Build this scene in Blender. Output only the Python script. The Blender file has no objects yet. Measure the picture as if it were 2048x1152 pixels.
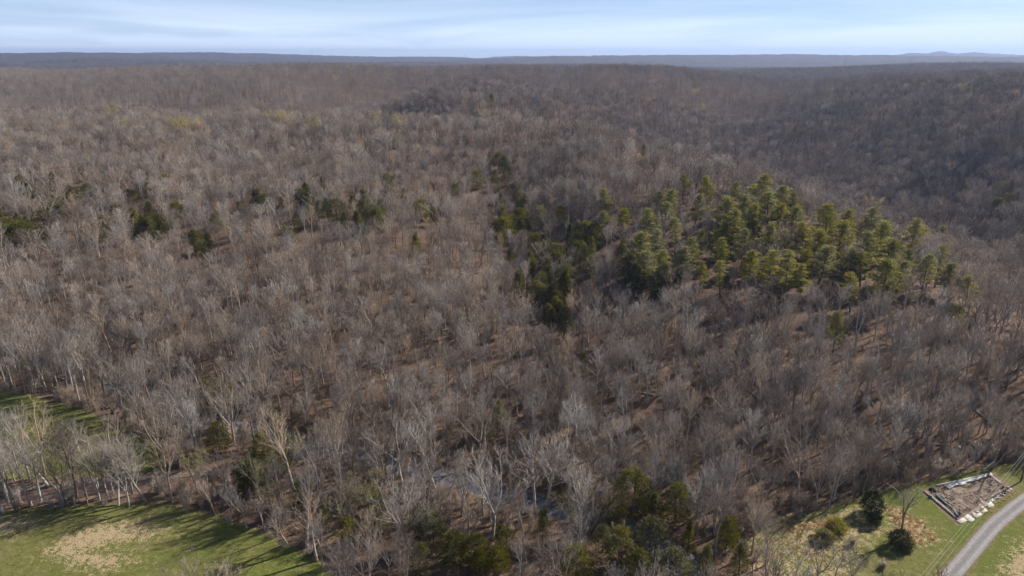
import bpy, math, random
import numpy as np
from mathutils import Vector, Matrix

# ------------------------------------------------------------------ camera, sky, sun, exposure
scene = bpy.context.scene
C = scene.collection
PITCH = math.radians(18.8)
CAMH = 95.0
F = 1365.0
cam_d = bpy.data.cameras.new('camera')
cam_d.sensor_width = 36.0
cam_d.lens = 24.0
cam_d.clip_start = 1.0
cam_d.clip_end = 60000.0
cam = bpy.data.objects.new('camera', cam_d)
cam.location = (0, 0, CAMH)
cam.rotation_euler = (math.pi / 2 - PITCH, 0, 0)
C.objects.link(cam)
scene.camera = cam

SUN_EL = math.radians(34)
SUN_AZ = math.radians(60)          # clockwise from +Y (the view direction) towards +X
sun_dir = Vector((math.sin(SUN_AZ) * math.cos(SUN_EL), math.cos(SUN_AZ) * math.cos(SUN_EL), math.sin(SUN_EL)))

world = bpy.data.worlds.new('World')
scene.world = world
world.use_nodes = True
wn, wl = world.node_tree.nodes, world.node_tree.links
wn.clear()
w_out = wn.new('ShaderNodeOutputWorld')
w_bg = wn.new('ShaderNodeBackground')
w_bg.inputs['Strength'].default_value = 0.07
sky = wn.new('ShaderNodeTexSky')
sky.sky_type = 'NISHITA'
sky.sun_disc = False
sky.sun_elevation = SUN_EL
sky.sun_rotation = SUN_AZ
sky.altitude = 300
sky.air_density = 0.5
sky.dust_density = 0.0
sky.ozone_density = 5.0
# thin cirrus: a sheet high above, the same in every direction
tc = wn.new('ShaderNodeTexCoord')
sep = wn.new('ShaderNodeSeparateXYZ')
wl.new(tc.outputs['Generated'], sep.inputs[0])
zc = wn.new('ShaderNodeMath'); zc.operation = 'MAXIMUM'; zc.inputs[1].default_value = 0.0
wl.new(sep.outputs['Z'], zc.inputs[0])
za = wn.new('ShaderNodeMath'); za.operation = 'ADD'; za.inputs[1].default_value = 0.10
wl.new(zc.outputs[0], za.inputs[0])
dx = wn.new('ShaderNodeMath'); dx.operation = 'DIVIDE'
dy = wn.new('ShaderNodeMath'); dy.operation = 'DIVIDE'
wl.new(sep.outputs['X'], dx.inputs[0]); wl.new(za.outputs[0], dx.inputs[1])
wl.new(sep.outputs['Y'], dy.inputs[0]); wl.new(za.outputs[0], dy.inputs[1])
comb = wn.new('ShaderNodeCombineXYZ')
wl.new(dx.outputs[0], comb.inputs[0]); wl.new(dy.outputs[0], comb.inputs[1])
mp = wn.new('ShaderNodeMapping')
mp.inputs['Rotation'].default_value = (0, 0, math.radians(28))
mp.inputs['Scale'].default_value = (0.30, 0.34, 1)
mp.inputs['Location'].default_value = (1.3, 0.4, 0)
wl.new(comb.outputs[0], mp.inputs[0])
nz = wn.new('ShaderNodeTexNoise')
nz.inputs['Scale'].default_value = 1.0
nz.inputs['Detail'].default_value = 7.0
nz.inputs['Roughness'].default_value = 0.55
nz.inputs['Distortion'].default_value = 0.7
wl.new(mp.outputs[0], nz.inputs['Vector'])
cr = wn.new('ShaderNodeValToRGB')
cr.color_ramp.elements[0].position = 0.38; cr.color_ramp.elements[0].color = (0.70, 0.70, 0.70, 1)
cr.color_ramp.elements[1].position = 0.60; cr.color_ramp.elements[1].color = (1.25, 1.25, 1.25, 1)
wl.new(nz.outputs['Fac'], cr.inputs[0])
veil = wn.new('ShaderNodeMath'); veil.operation = 'DIVIDE'; veil.inputs[0].default_value = 0.05
vz = wn.new('ShaderNodeMath'); vz.operation = 'ADD'; vz.inputs[1].default_value = 0.03
wl.new(zc.outputs[0], vz.inputs[0]); wl.new(vz.outputs[0], veil.inputs[1])
vm = wn.new('ShaderNodeMath'); vm.operation = 'MULTIPLY'; vm.use_clamp = True
wl.new(veil.outputs[0], vm.inputs[0]); wl.new(cr.outputs[0], vm.inputs[1])
wmix = wn.new('ShaderNodeMixRGB')
wmix.inputs[2].default_value = (8.9, 10.7, 13.4, 1)
wl.new(vm.outputs[0], wmix.inputs[0])
wl.new(sky.outputs[0], wmix.inputs[1])
wl.new(wmix.outputs[0], w_bg.inputs['Color'])
wl.new(w_bg.outputs[0], w_out.inputs['Surface'])

sun_l = bpy.data.lights.new('sun', 'SUN')
sun_l.energy = 5.0
sun_l.angle = math.radians(0.5)
sun_l.color = (1.0, 0.93, 0.83)
sun = bpy.data.objects.new('sun', sun_l)
sun.rotation_euler = (-sun_dir).to_track_quat('-Z', 'Y').to_euler()
C.objects.link(sun)

vs = scene.view_settings
vs.view_transform = 'Standard'; vs.look = 'None'; vs.gamma = 1.0; vs.exposure = 0.42
vs.use_curve_mapping = False
cy = scene.cycles
cy.max_bounces = 3; cy.diffuse_bounces = 1; cy.glossy_bounces = 1; cy.transmission_bounces = 1
cy.transparent_max_bounces = 4; cy.volume_bounces = 0
cy.use_denoising = True
cy.use_adaptive_sampling = True; cy.adaptive_threshold = 0.03; cy.adaptive_min_samples = 32
cy.debug_use_spatial_splits = True
scene.render.film_transparent = False

# ------------------------------------------------------------------ helpers
rng = np.random.default_rng(7)
R = random.Random(11)
CP, SP = math.cos(PITCH), math.sin(PITCH)

def pix(x, y, z=0.0):
    """a point of the photograph on the level z, as a place on the ground"""
    a, b = x - 1024.0, 576.0 - y
    d = np.array([a, F * CP + b * SP, -F * SP + b * CP])
    t = (z - CAMH) / d[2]
    return np.array([d[0] * t, d[1] * t, z])

def proj(X, Y, Z):
    dz = Z - CAMH
    zc_ = Y * CP - dz * SP
    yc_ = Y * SP + dz * CP
    return 1024 + F * X / zc_, 576 - F * yc_ / zc_, zc_

def sstep(a, b, x):
    t = np.clip((x - a) / (b - a), 0, 1)
    return t * t * (3 - 2 * t)

def px2d(pts):
    return np.array([pix(x, y)[:2] for x, y in pts])

def dist_poly(P, line):
    """distance of points P (n,2) to a polyline"""
    best = np.full(len(P), 1e9)
    for a, b in zip(line[:-1], line[1:]):
        ab = b - a
        t = np.clip(((P - a) @ ab) / (ab @ ab), 0, 1)
        q = a + t[:, None] * ab
        best = np.minimum(best, np.hypot(*(P - q).T))
    return best

def sd_polygon(P, poly):
    """signed distance, positive inside"""
    closed = np.vstack([poly, poly[:1]])
    d = dist_poly(P, closed)
    ins = np.zeros(len(P), bool)
    for (x1, y1), (x2, y2) in zip(closed[:-1], closed[1:]):
        c = (y1 > P[:, 1]) != (y2 > P[:, 1])
        with np.errstate(divide='ignore', invalid='ignore'):
            xi = (x2 - x1) * (P[:, 1] - y1) / (y2 - y1) + x1
        ins ^= c & (P[:, 0] < xi)
    return np.where(ins, d, -d)

_tab = np.random.default_rng(5).random((256, 256))
def vnoise(x, y):
    xi, yi = np.floor(x).astype(int), np.floor(y).astype(int)
    fx, fy = x - xi, y - yi
    fx, fy = fx * fx * (3 - 2 * fx), fy * fy * (3 - 2 * fy)
    g = lambda i, j: _tab[i & 255, j & 255]
    return (g(xi, yi) * (1 - fx) + g(xi + 1, yi) * fx) * (1 - fy) + (g(xi, yi + 1) * (1 - fx) + g(xi + 1, yi + 1) * fx) * fy
def fbm(x, y, n=4):
    s, a = 0, 0.5
    for k in range(n):
        s = s + a * vnoise(x + 17.3 * k, y - 9.1 * k); x, y, a = x * 2.03, y * 2.03, a * 0.5
    return s

# ------------------------------------------------------------------ the lie of the land
creek_line = px2d([(215, 758), (250, 772), (330, 800), (450, 845), (560, 868), (650, 893), (780, 922), (900, 950), (1000, 978), (1080, 1005), (1180, 1030), (1280, 1062), (1360, 1110), (1400, 1190)])
brook_line = px2d([(-260, 1010), (-80, 1000), (0, 993), (150, 976), (300, 966), (420, 956), (520, 932), (600, 905), (660, 893)])
road_c = px2d([(2330, 905), (2160, 943), (2095, 972), (2045, 1003), (1987, 1050), (1945, 1100), (1901, 1152), (1860, 1206), (1815, 1275)])
field_a = px2d([(-300, 1045), (0, 1022), (150, 1010), (330, 1006), (430, 1030), (520, 1062), (620, 1112), (690, 1165), (720, 1300), (-600, 1300)])
field_b = px2d([(-300, 770), (0, 782), (90, 795), (170, 820), (240, 850), (330, 890), (350, 925), (290, 948), (0, 962), (-260, 972)])
lawn = px2d([(1490, 1085), (1545, 1040), (1640, 1020), (1745, 985), (1850, 964), (1960, 936), (2060, 922), (2320, 870), (2700, 900), (2700, 1320), (1640, 1320), (1560, 1160)])

foot_px = [(-700, 715), (-60, 722), (100, 735), (190, 742), (450, 838), (640, 880), (900, 938), (1100, 995), (1300, 1032), (1500, 1032), (1750, 983), (1960, 933), (2060, 916), (2320, 865), (2800, 800)]
fp = px2d(foot_px)
foot_a = np.linspace(-1.2, 1.2, 481)
foot_r = np.interp(foot_a, np.arctan2(fp[:, 0], fp[:, 1]), np.hypot(fp[:, 0], fp[:, 1]))
foot_r = np.convolve(np.pad(foot_r, 8, mode='edge'), np.ones(17) / 17, 'valid')

cols = {
    -500: [(260, 3), (330, 9), (430, 18), (520, 24), (650, 28), (800, 8), (950, 6), (1200, 34), (1450, 46), (1800, 10)],
    0:    [(240, 2), (300, 7), (400, 18), (500, 25), (620, 30), (780, 10), (950, 4), (1200, 30), (1450, 49), (1800, 10)],
    280:  [(240, 4), (300, 9), (400, 19), (500, 26), (640, 31), (800, 2), (950, -2), (1150, 34), (1350, 53), (1700, 8)],
    520:  [(230, 4), (300, 11), (400, 20), (500, 27), (610, 31), (760, -6), (900, -4), (1100, 36), (1300, 55), (1650, 8)],
    700:  [(225, 4), (300, 11), (380, 18), (470, 24), (600, 31), (730, -16), (850, -16), (1000, 4), (1250, 46), (1450, 54), (1750, 8)],
    850:  [(205, 3), (270, 8), (330, 12), (400, 15), (470, 22), (590, 31), (720, 2), (840, 27), (960, 34), (1120, 4), (1350, 52), (1650, 5)],
    1000: [(185, 2), (230, 3), (290, 3), (340, 3), (400, 8), (480, 23), (565, 32), (700, 0), (820, 26), (960, 41), (1150, 18), (1300, 57), (1600, 8)],
    1060: [(180, 2), (230, 2), (280, 1), (340, 2), (400, 10), (480, 25), (550, 32), (700, -4), (900, 30), (1150, 36), (1300, 56), (1600, 8)],
    1180: [(165, 3), (210, 7), (270, 14), (340, 22), (420, 28), (500, 32), (640, -6), (800, -14), (1000, 32), (1200, 57), (1500, 10)],
    1330: [(155, 2), (180, 6), (220, 12), (280, 19), (350, 26), (430, 30), (560, -4), (720, -20), (900, 8), (1100, 46), (1250, 55), (1550, 4)],
    1510: [(150, 2), (180, 8), (220, 15), (270, 21), (340, 26), (430, 2), (550, -20), (750, -20), (950, -2), (1150, 34), (1300, 36), (1600, 0)],
    1700: [(150, 2), (180, 9), (220, 16), (280, 20), (350, 4), (450, -20), (600, -20), (780, 20), (950, 46), (1150, 38), (1450, 5)],
    1900: [(158, 2), (180, 7), (215, 12), (280, -2), (380, -18), (480, -14), (620, 18), (780, 47), (950, 52), (1250, 10)],
    2060: [(165, 2), (185, 5), (210, 8), (270, -3), (340, -8), (430, 10), (560, 42), (700, 55), (900, 56), (1200, 12)],
    2500: [(200, 3), (260, 2), (350, 2), (450, 26), (600, 48), (800, 56), (1000, 50)],
}
cp = []
for x, prof in cols.items():
    for D, z in prof:
        X = (x - 1024) / F * (D * CP + (CAMH - z) * SP)
        cp.append((math.atan2(X, D), math.log(math.hypot(X, D)), z))
for a in np.linspace(-0.9, 0.9, 13):
    for r_ in (60, 110, 140):
        cp.append((a, math.log(r_), 0.0))
cp = np.array(cp)
def _phi(d2):
    return d2 * np.log(d2 + 1e-12) * 0.5
_n = len(cp)
A = np.zeros((_n + 3, _n + 3))
d2 = ((cp[:, None, :2] - cp[None, :, :2]) ** 2).sum(-1)
A[:_n, :_n] = _phi(d2) + np.eye(_n) * 1e-6
A[:_n, _n:] = np.c_[np.ones(_n), cp[:, :2]]
A[_n:, :_n] = A[:_n, _n:].T
tps = np.linalg.solve(A, np.r_[cp[:, 2], 0, 0, 0])

def height(X, Y):
    X = np.atleast_1d(np.asarray(X, float)); Y = np.atleast_1d(np.asarray(Y, float))
    r = np.hypot(X, Y); a = np.arctan2(X, Y)
    ac = np.clip(a, -0.95, 0.95); b = np.log(np.clip(r, 55, 1900))
    z = np.zeros_like(X)
    sel = np.nonzero((r < 2150) & (r > 100))[0]
    for s in range(0, len(sel), 8000):
        i_ = sel[s:s + 8000]
        q = np.c_[ac[i_], b[i_]]
        dd = (q[:, 0:1] - cp[None, :, 0]) ** 2 + (q[:, 1:2] - cp[None, :, 1]) ** 2
        z[i_] = _phi(dd) @ tps[:_n] + tps[_n] + q @ tps[_n + 1:]
    fr = np.interp(a, foot_a, foot_r)
    d = r - fr
    z = np.where(r < 230, np.maximum(z, 0), z) * sstep(0, 30, d) + 0.9 * sstep(1, 9, d)
    z += sstep(8, 60, d) * (fbm(X / 45, Y / 45, 3) - 0.45) * 5.5
    z += 0.007 * np.clip(r - 230, 0, 2000) * sstep(0, 60, d)
    # far rolling country
    far = 30 + 130 * (fbm(X / 1900 + 3.1, Y / 900 + 1.7, 4) - 0.47) + 14 * (fbm(X / 420, Y / 300, 3) - 0.45)
    far2 = 52 + 150 * (fbm(X / 2000 + 7.7, Y / 2200 + 2.2, 4) - 0.47) + 34 * (1 - sstep(-0.6, 0.0, a)) + 12 * sstep(0.1, 0.5, a)
    far2 = far2 + 46 * np.exp(-((a - 0.535) / 0.012) ** 2 - ((r - 11800) / 500) ** 2) + 34 * np.exp(-((a - 0.505) / 0.014) ** 2 - ((r - 11800) / 500) ** 2) + 30 * np.exp(-((a - 0.57) / 0.012) ** 2 - ((r - 11800) / 500) ** 2)
    w2 = sstep(4500, 7000, r)
    far = far * (1 - w2) + far2 * w2
    w = sstep(1450, 2100, r)
    z = z * (1 - w) + far * w
    # gentle unevenness of the valley floor, kept off the road and the house plot
    P = np.c_[X, Y]
    near = r < 330
    if near.any():
        Pn = P[near]
        dc = dist_poly(Pn, creek_line); db = dist_poly(Pn, brook_line)
        zn = z[near]
        zn = zn - 1.3 * (1 - sstep(2.3, 4.2, dc)) - 1.25 * (1 - sstep(2.0, 4.0, db)) * sstep(0, 6, dc)
        z[near] = zn
    return z

def hz(x, y):
    return float(height([x], [y])[0])

# ------------------------------------------------------------------ materials
def newmat(name):
    m = bpy.data.materials.new(name); m.use_nodes = True
    n, l = m.node_tree.nodes, m.node_tree.links
    b = n['Principled BSDF']
    b.inputs['Roughness'].default_value = 0.85
    b.inputs['Specular IOR Level'].default_value = 0.2
    return m, n, l, b

def noisemat(name, c1, c2, scale=1.0, rough=0.85, detail=4, coords='Object', rand=0.0, spec=0.2, bump=0.0, lo=0.35, hi=0.65, c3=None):
    m, n, l, b = newmat(name)
    t = n.new('ShaderNodeTexCoord')
    z = n.new('ShaderNodeTexNoise'); z.inputs['Scale'].default_value = scale; z.inputs['Detail'].default_value = detail
    l.new(t.outputs[coords], z.inputs['Vector'])
    r = n.new('ShaderNodeValToRGB')
    r.color_ramp.elements[0].position = lo; r.color_ramp.elements[0].color = (*c1, 1)
    r.color_ramp.elements[1].position = hi; r.color_ramp.elements[1].color = (*c2, 1)
    if c3:
        e = r.color_ramp.elements.new((lo + hi) / 2); e.color = (*c3, 1)
    l.new(z.outputs['Fac'], r.inputs[0])
    col = r.outputs[0]
    if rand:
        oi = n.new('ShaderNodeObjectInfo')
        mr = n.new('ShaderNodeMapRange'); mr.inputs['To Min'].default_value = 1 - rand; mr.inputs['To Max'].default_value = 1 + rand
        l.new(oi.outputs['Random'], mr.inputs['Value'])
        hs = n.new('ShaderNodeHueSaturation')
        l.new(mr.outputs[0], hs.inputs['Value']); l.new(col, hs.inputs['Color'])
        m2 = n.new('ShaderNodeMath'); m2.operation = 'MULTIPLY'; m2.inputs[1].default_value = 7.31
        m3 = n.new('ShaderNodeMath'); m3.operation = 'FRACT'
        mr2 = n.new('ShaderNodeMapRange'); mr2.inputs['To Min'].default_value = 0.7; mr2.inputs['To Max'].default_value = 1.3
        l.new(oi.outputs['Random'], m2.inputs[0]); l.new(m2.outputs[0], m3.inputs[0]); l.new(m3.outputs[0], mr2.inputs['Value'])
        l.new(mr2.outputs[0], hs.inputs['Saturation'])
        col = hs.outputs[0]
    l.new(col, b.inputs['Base Color'])
    b.inputs['Roughness'].default_value = rough
    b.inputs['Specular IOR Level'].default_value = spec
    if bump:
        bp = n.new('ShaderNodeBump'); bp.inputs['Strength'].default_value = bump; bp.inputs['Distance'].default_value = 0.1
        l.new(z.outputs['Fac'], bp.inputs['Height']); l.new(bp.outputs[0], b.inputs['Normal'])
    return m

M = {}
M['bark_grey'] = noisemat('bark_grey', (0.24, 0.202, 0.174), (0.43, 0.37, 0.322), 1.2, rand=0.25)
M['bark_pale'] = noisemat('bark_pale', (0.34, 0.30, 0.26), (0.62, 0.57, 0.50), 0.9, rand=0.18)
M['bark_brown'] = noisemat('bark_brown', (0.18, 0.138, 0.112), (0.32, 0.25, 0.205), 1.2, rand=0.25)
M['bark_tan'] = noisemat('bark_tan', (0.32, 0.252, 0.198), (0.52, 0.425, 0.342), 1.2, rand=0.22)
M['twig_grey'] = noisemat('twig_grey', (0.205, 0.174, 0.153), (0.37, 0.32, 0.287), 1.2, rand=0.3)
M['twig_pale'] = noisemat('twig_pale', (0.29, 0.257, 0.23), (0.50, 0.455, 0.41), 0.9, rand=0.2)
M['twig_brown'] = noisemat('twig_brown', (0.155, 0.122, 0.102), (0.285, 0.228, 0.192), 1.2, rand=0.3)
M['twig_tan'] = noisemat('twig_tan', (0.275, 0.218, 0.174), (0.46, 0.375, 0.305), 1.2, rand=0.25)
M['bark_dark'] = noisemat('bark_dark', (0.07, 0.055, 0.045), (0.14, 0.11, 0.09), 2.0, rand=0.2)
M['needles'] = noisemat('needles', (0.18, 0.18, 0.058), (0.33, 0.31, 0.105), 0.6, rand=0.22, spec=0.3, rough=0.6)
M['cedar'] = noisemat('cedar', (0.085, 0.088, 0.026), (0.19, 0.18, 0.05), 0.7, rand=0.28, spec=0.2, rough=0.7)
M['cedar_dark'] = noisemat('cedar_dark', (0.030, 0.040, 0.014), (0.085, 0.095, 0.028), 0.9, spec=0.2, rough=0.7)
M['olive'] = noisemat('olive', (0.19, 0.185, 0.06), (0.31, 0.29, 0.105), 1.0, rand=0.12)
M['olive_thin'] = noisemat('olive_thin', (0.17, 0.16, 0.065), (0.27, 0.245, 0.10), 1.0, rand=0.12)
M['buds'] = noisemat('buds', (0.40, 0.345, 0.17), (0.52, 0.46, 0.24), 1.0, rand=0.15)
def leafy(m, k, tint):
    n, l = m.node_tree.nodes, m.node_tree.links
    b = n['Principled BSDF']; out = [q for q in n if q.type == 'OUTPUT_MATERIAL'][0]
    src = b.inputs['Base Color'].links[0].from_socket
    tr = n.new('ShaderNodeBsdfTranslucent'); mx = n.new('ShaderNodeMixShader'); mx.inputs[0].default_value = k
    tm = n.new('ShaderNodeMixRGB'); tm.blend_type = 'MULTIPLY'; tm.inputs[0].default_value = 1; tm.inputs[2].default_value = (*tint, 1)
    l.new(src, tm.inputs[1]); l.new(tm.outputs[0], tr.inputs['Color'])
    l.new(b.outputs[0], mx.inputs[1]); l.new(tr.outputs[0], mx.inputs[2]); l.new(mx.outputs[0], out.inputs['Surface'])
for k_ in ('needles', 'cedar', 'olive', 'buds'): leafy(M[k_], 0.4, (1.5, 1.4, 0.9))
M['brush'] = noisemat('brush', (0.15, 0.115, 0.085), (0.28, 0.22, 0.165), 1.2, rand=0.3)
M['dry'] = noisemat('dry_grass', (0.44, 0.29, 0.16), (0.62, 0.45, 0.27), 0.6, rand=0.2)
leafy(M['dry'], 0.5, (1.1, 1.0, 0.9))
M['asphalt'] = noisemat('asphalt', (0.27, 0.255, 0.25), (0.35, 0.335, 0.33), 1.6, rough=0.9, detail=9)
M['concrete'] = noisemat('concrete', (0.58, 0.53, 0.45), (0.74, 0.69, 0.60), 1.1, rough=0.9, detail=8)
M['footing'] = noisemat('footing', (0.22, 0.18, 0.15), (0.40, 0.345, 0.30), 1.3, rough=0.95, detail=8, bump=0.4)
M['debris'] = noisemat('debris', (0.14, 0.105, 0.08), (0.36, 0.28, 0.215), 1.1, rough=0.95, detail=9, bump=0.6)
M['tarp'] = noisemat('tarp', (0.15, 0.17, 0.20), (0.50, 0.52, 0.54), 0.9, rough=0.45, detail=6, spec=0.5)
M['steel'] = noisemat('steel', (0.10, 0.115, 0.125), (0.25, 0.27, 0.28), 2.5, rough=0.5, spec=0.5)
M['black'] = noisemat('shadow_black', (0.008, 0.008, 0.010), (0.02, 0.02, 0.022), 2.5, rough=0.6)  # near-black colour standing in for a shadow at the plot corner
M['teal'] = noisemat('teal_plastic', (0.05, 0.22, 0.24), (0.10, 0.33, 0.35), 2.5, rough=0.5)
M['wood'] = noisemat('pole_wood', (0.09, 0.07, 0.05), (0.17, 0.13, 0.10), 2.0)
M['wire'] = noisemat('wire', (0.50, 0.47, 0.36), (0.60, 0.56, 0.44), 1.0, rough=0.5)
M['white'] = noisemat('white_paint', (0.62, 0.60, 0.57), (0.80, 0.78, 0.75), 1.5, rough=0.6)
M['masts'] = noisemat('mast_steel', (0.22, 0.22, 0.24), (0.32, 0.32, 0.34), 0.1)
M['stone'] = noisemat('stone', (0.30, 0.27, 0.23), (0.52, 0.47, 0.40), 1.4, rough=0.95, detail=7)

def ground_material():
    m, n, l, b = newmat('ground')
    b.inputs['Roughness'].default_value = 0.95
    b.inputs['Specular IOR Level'].default_value = 0.08
    geo = n.new('ShaderNodeNewGeometry')
    def noise(scale, detail=5, rough=0.6, vec=None):
        z = n.new('ShaderNodeTexNoise'); z.inputs['Scale'].default_value = scale; z.inputs['Detail'].default_value = detail; z.inputs['Roughness'].default_value = rough
        l.new(vec or geo.outputs['Position'], z.inputs['Vector']); return z.outputs['Fac']
    def ramp(f, *stops):
        r = n.new('ShaderNodeValToRGB')
        e = r.color_ramp.elements
        e[0].position, e[0].color = stops[0][0], (*stops[0][1], 1)
        e[1].position, e[1].color = stops[-1][0], (*stops[-1][1], 1)
        for p, c in stops[1:-1]:
            q = e.new(p); q.color = (*c, 1)
        l.new(f, r.inputs[0]); return r.outputs[0]
    def mix(f, a, c):
        x = n.new('ShaderNodeMixRGB'); l.new(f, x.inputs[0]); l.new(a, x.inputs[1]); l.new(c, x.inputs[2]); return x.outputs[0]
    def math_(op, a, c, clamp=False):
        x = n.new('ShaderNodeMath'); x.operation = op; x.use_clamp = clamp
        for i, v in enumerate((a, c)):
            if isinstance(v, (int, float)): x.inputs[i].default_value = v
            else: l.new(v, x.inputs[i])
        return x.outputs[0]
    def attr(name):
        a = n.new('ShaderNodeAttribute'); a.attribute_name = name; return a.outputs['Fac']
    def ragged(name, amp, f):
        v = math_('ADD', attr(name), math_('MULTIPLY', math_('SUBTRACT', f, 0.5), amp))
        mr = n.new('ShaderNodeMapRange'); mr.inputs['From Min'].default_value = 0.36; mr.inputs['From Max'].default_value = 0.64
        l.new(v, mr.inputs['Value']); return mr.outputs[0]
    n_big, n_mid, n_fine, n_tiny = noise(0.035, 4), noise(0.16, 6), noise(0.8, 6), noise(3.2, 5, 0.7)
    litter = mix(n_mid, ramp(n_fine, (0.28, (0.085, 0.054, 0.037)), (0.5, (0.18, 0.118, 0.08)), (0.74, (0.31, 0.21, 0.14))),
                 ramp(n_tiny, (0.3, (0.075, 0.052, 0.039)), (0.7, (0.205, 0.14, 0.10))))
    turf = mix(ramp(n_fine, (0.30, (0, 0, 0)), (0.62, (1, 1, 1))),
               ramp(n_tiny, (0.28, (0.062, 0.080, 0.017)), (0.72, (0.15, 0.175, 0.034))),
               ramp(n_tiny, (0.3, (0.15, 0.145, 0.048)), (0.7, (0.26, 0.235, 0.092))))
    turf = mix(ramp(n_mid, (0.50, (0, 0, 0)), (0.74, (0.8, 0.8, 0.8))), turf, ramp(n_tiny, (0.3, (0.17, 0.13, 0.068)), (0.7, (0.30, 0.235, 0.13))))
    turf = mix(ramp(n_big, (0.44, (0, 0, 0)), (0.66, (0.75, 0.75, 0.75))), turf, ramp(n_tiny, (0.3, (0.085, 0.115, 0.016)), (0.7, (0.15, 0.195, 0.031))))
    straw = ramp(n_tiny, (0.26, (0.24, 0.165, 0.095)), (0.5, (0.44, 0.33, 0.20)), (0.75, (0.60, 0.47, 0.31)))
    dirt = ramp(n_tiny, (0.3, (0.15, 0.095, 0.065)), (0.7, (0.33, 0.235, 0.17)))
    gravel = ramp(n_tiny, (0.3, (0.17, 0.14, 0.115)), (0.7, (0.42, 0.36, 0.30)))
    col = mix(ragged('grass', 1.8, n_fine), litter, turf)
    col = mix(ragged('straw', 3.6, math_('ADD', math_('MULTIPLY', n_fine, 0.55), math_('MULTIPLY', n_tiny, 0.45))), col, straw)
    col = mix(ragged('dirt', 0.7, n_fine), col, dirt)
    col = mix(ragged('gravel', 0.8, n_fine), col, gravel)
    n_far = noise(0.012, 4)
    col = mix(attr('canopy'), col, ramp(n_far, (0.3, (0.06, 0.05, 0.042)), (0.7, (0.135, 0.11, 0.09))))
    l.new(col, b.inputs['Base Color'])
    bp = n.new('ShaderNodeBump'); bp.inputs['Strength'].default_value = 0.7; bp.inputs['Distance'].default_value = 0.25
    l.new(math_('ADD', math_('MULTIPLY', n_fine, 1.0), math_('MULTIPLY', n_tiny, 0.5)), bp.inputs['Height'])
    l.new(bp.outputs[0], b.inputs['Normal'])
    return m
M['ground'] = ground_material()

def water_material():
    m, n, l, b = newmat('creek_water')
    t = n.new('ShaderNodeNewGeometry')
    z = n.new('ShaderNodeTexNoise'); z.inputs['Scale'].default_value = 0.9; z.inputs['Detail'].default_value = 7
    l.new(t.outputs['Position'], z.inputs['Vector'])
    r = n.new('ShaderNodeValToRGB')
    r.color_ramp.elements[0].position = 0.3; r.color_ramp.elements[0].color = (0.07, 0.07, 0.075, 1)
    r.color_ramp.elements[1].position = 0.7; r.color_ramp.elements[1].color = (0.17, 0.165, 0.17, 1)
    l.new(z.outputs['Fac'], r.inputs[0]); l.new(r.outputs[0], b.inputs['Base Color'])
    b.inputs['Roughness'].default_value = 0.22; b.inputs['Specular IOR Level'].default_value = 0.7
    w = n.new('ShaderNodeTexNoise'); w.inputs['Scale'].default_value = 2.2; w.inputs['Detail'].default_value = 3
    l.new(t.outputs['Position'], w.inputs['Vector'])
    bp = n.new('ShaderNodeBump'); bp.inputs['Strength'].default_value = 0.35; bp.inputs['Distance'].default_value = 0.15
    l.new(w.outputs['Fac'], bp.inputs['Height']); l.new(bp.outputs[0], b.inputs['Normal'])
    return m
M['water'] = water_material()
M['brook'] = noisemat('brook_bed', (0.075, 0.046, 0.034), (0.19, 0.125, 0.095), 0.8, rough=0.35, detail=7, coords='Object', spec=0.5)

# ------------------------------------------------------------------ mesh helpers
def mesh_from(name, V, Fc, mats, midx=None, smooth=False):
    me = bpy.data.meshes.new(name)
    V = np.asarray(V, dtype=np.float32)
    me.vertices.add(len(V)); me.vertices.foreach_set('co', V.ravel())
    lens = np.fromiter((len(f) for f in Fc), dtype=np.int32, count=len(Fc))
    flat = np.fromiter((i for f in Fc for i in f), dtype=np.int32, count=int(lens.sum()))
    me.loops.add(len(flat)); me.loops.foreach_set('vertex_index', flat)
    me.polygons.add(len(Fc))
    st = np.zeros(len(Fc), dtype=np.int32); st[1:] = np.cumsum(lens)[:-1]
    me.polygons.foreach_set('loop_start', st)
    for m in (mats if isinstance(mats, (list, tuple)) else [mats]):
        me.materials.append(m)
    if midx is not None:
        me.polygons.foreach_set('material_index', np.asarray(midx, dtype=np.int32))
    me.update(calc_edges=True); me.validate()
    if smooth:
        me.shade_smooth()
    return me

def obj(name, me, parent=None, loc=None, link=True):
    o = bpy.data.objects.new(name, me)
    if link: C.objects.link(o)
    if parent is not None: o.parent = parent
    if loc is not None: o.location = loc
    return o

def tag(o, label=None, cat=None, group=None, kind=None):
    if label: o['label'] = label
    if cat:
        o['category'] = cat; o['kind'] = kind or 'thing'
    if group: o['group'] = group
    if kind: o['kind'] = kind
    return o

def empty(name, loc, rz=0.0):
    o = bpy.data.objects.new(name, None)
    o.empty_display_size = 0.5
    C.objects.link(o); o.location = loc; o.rotation_euler = (0, 0, rz)
    return o

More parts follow.
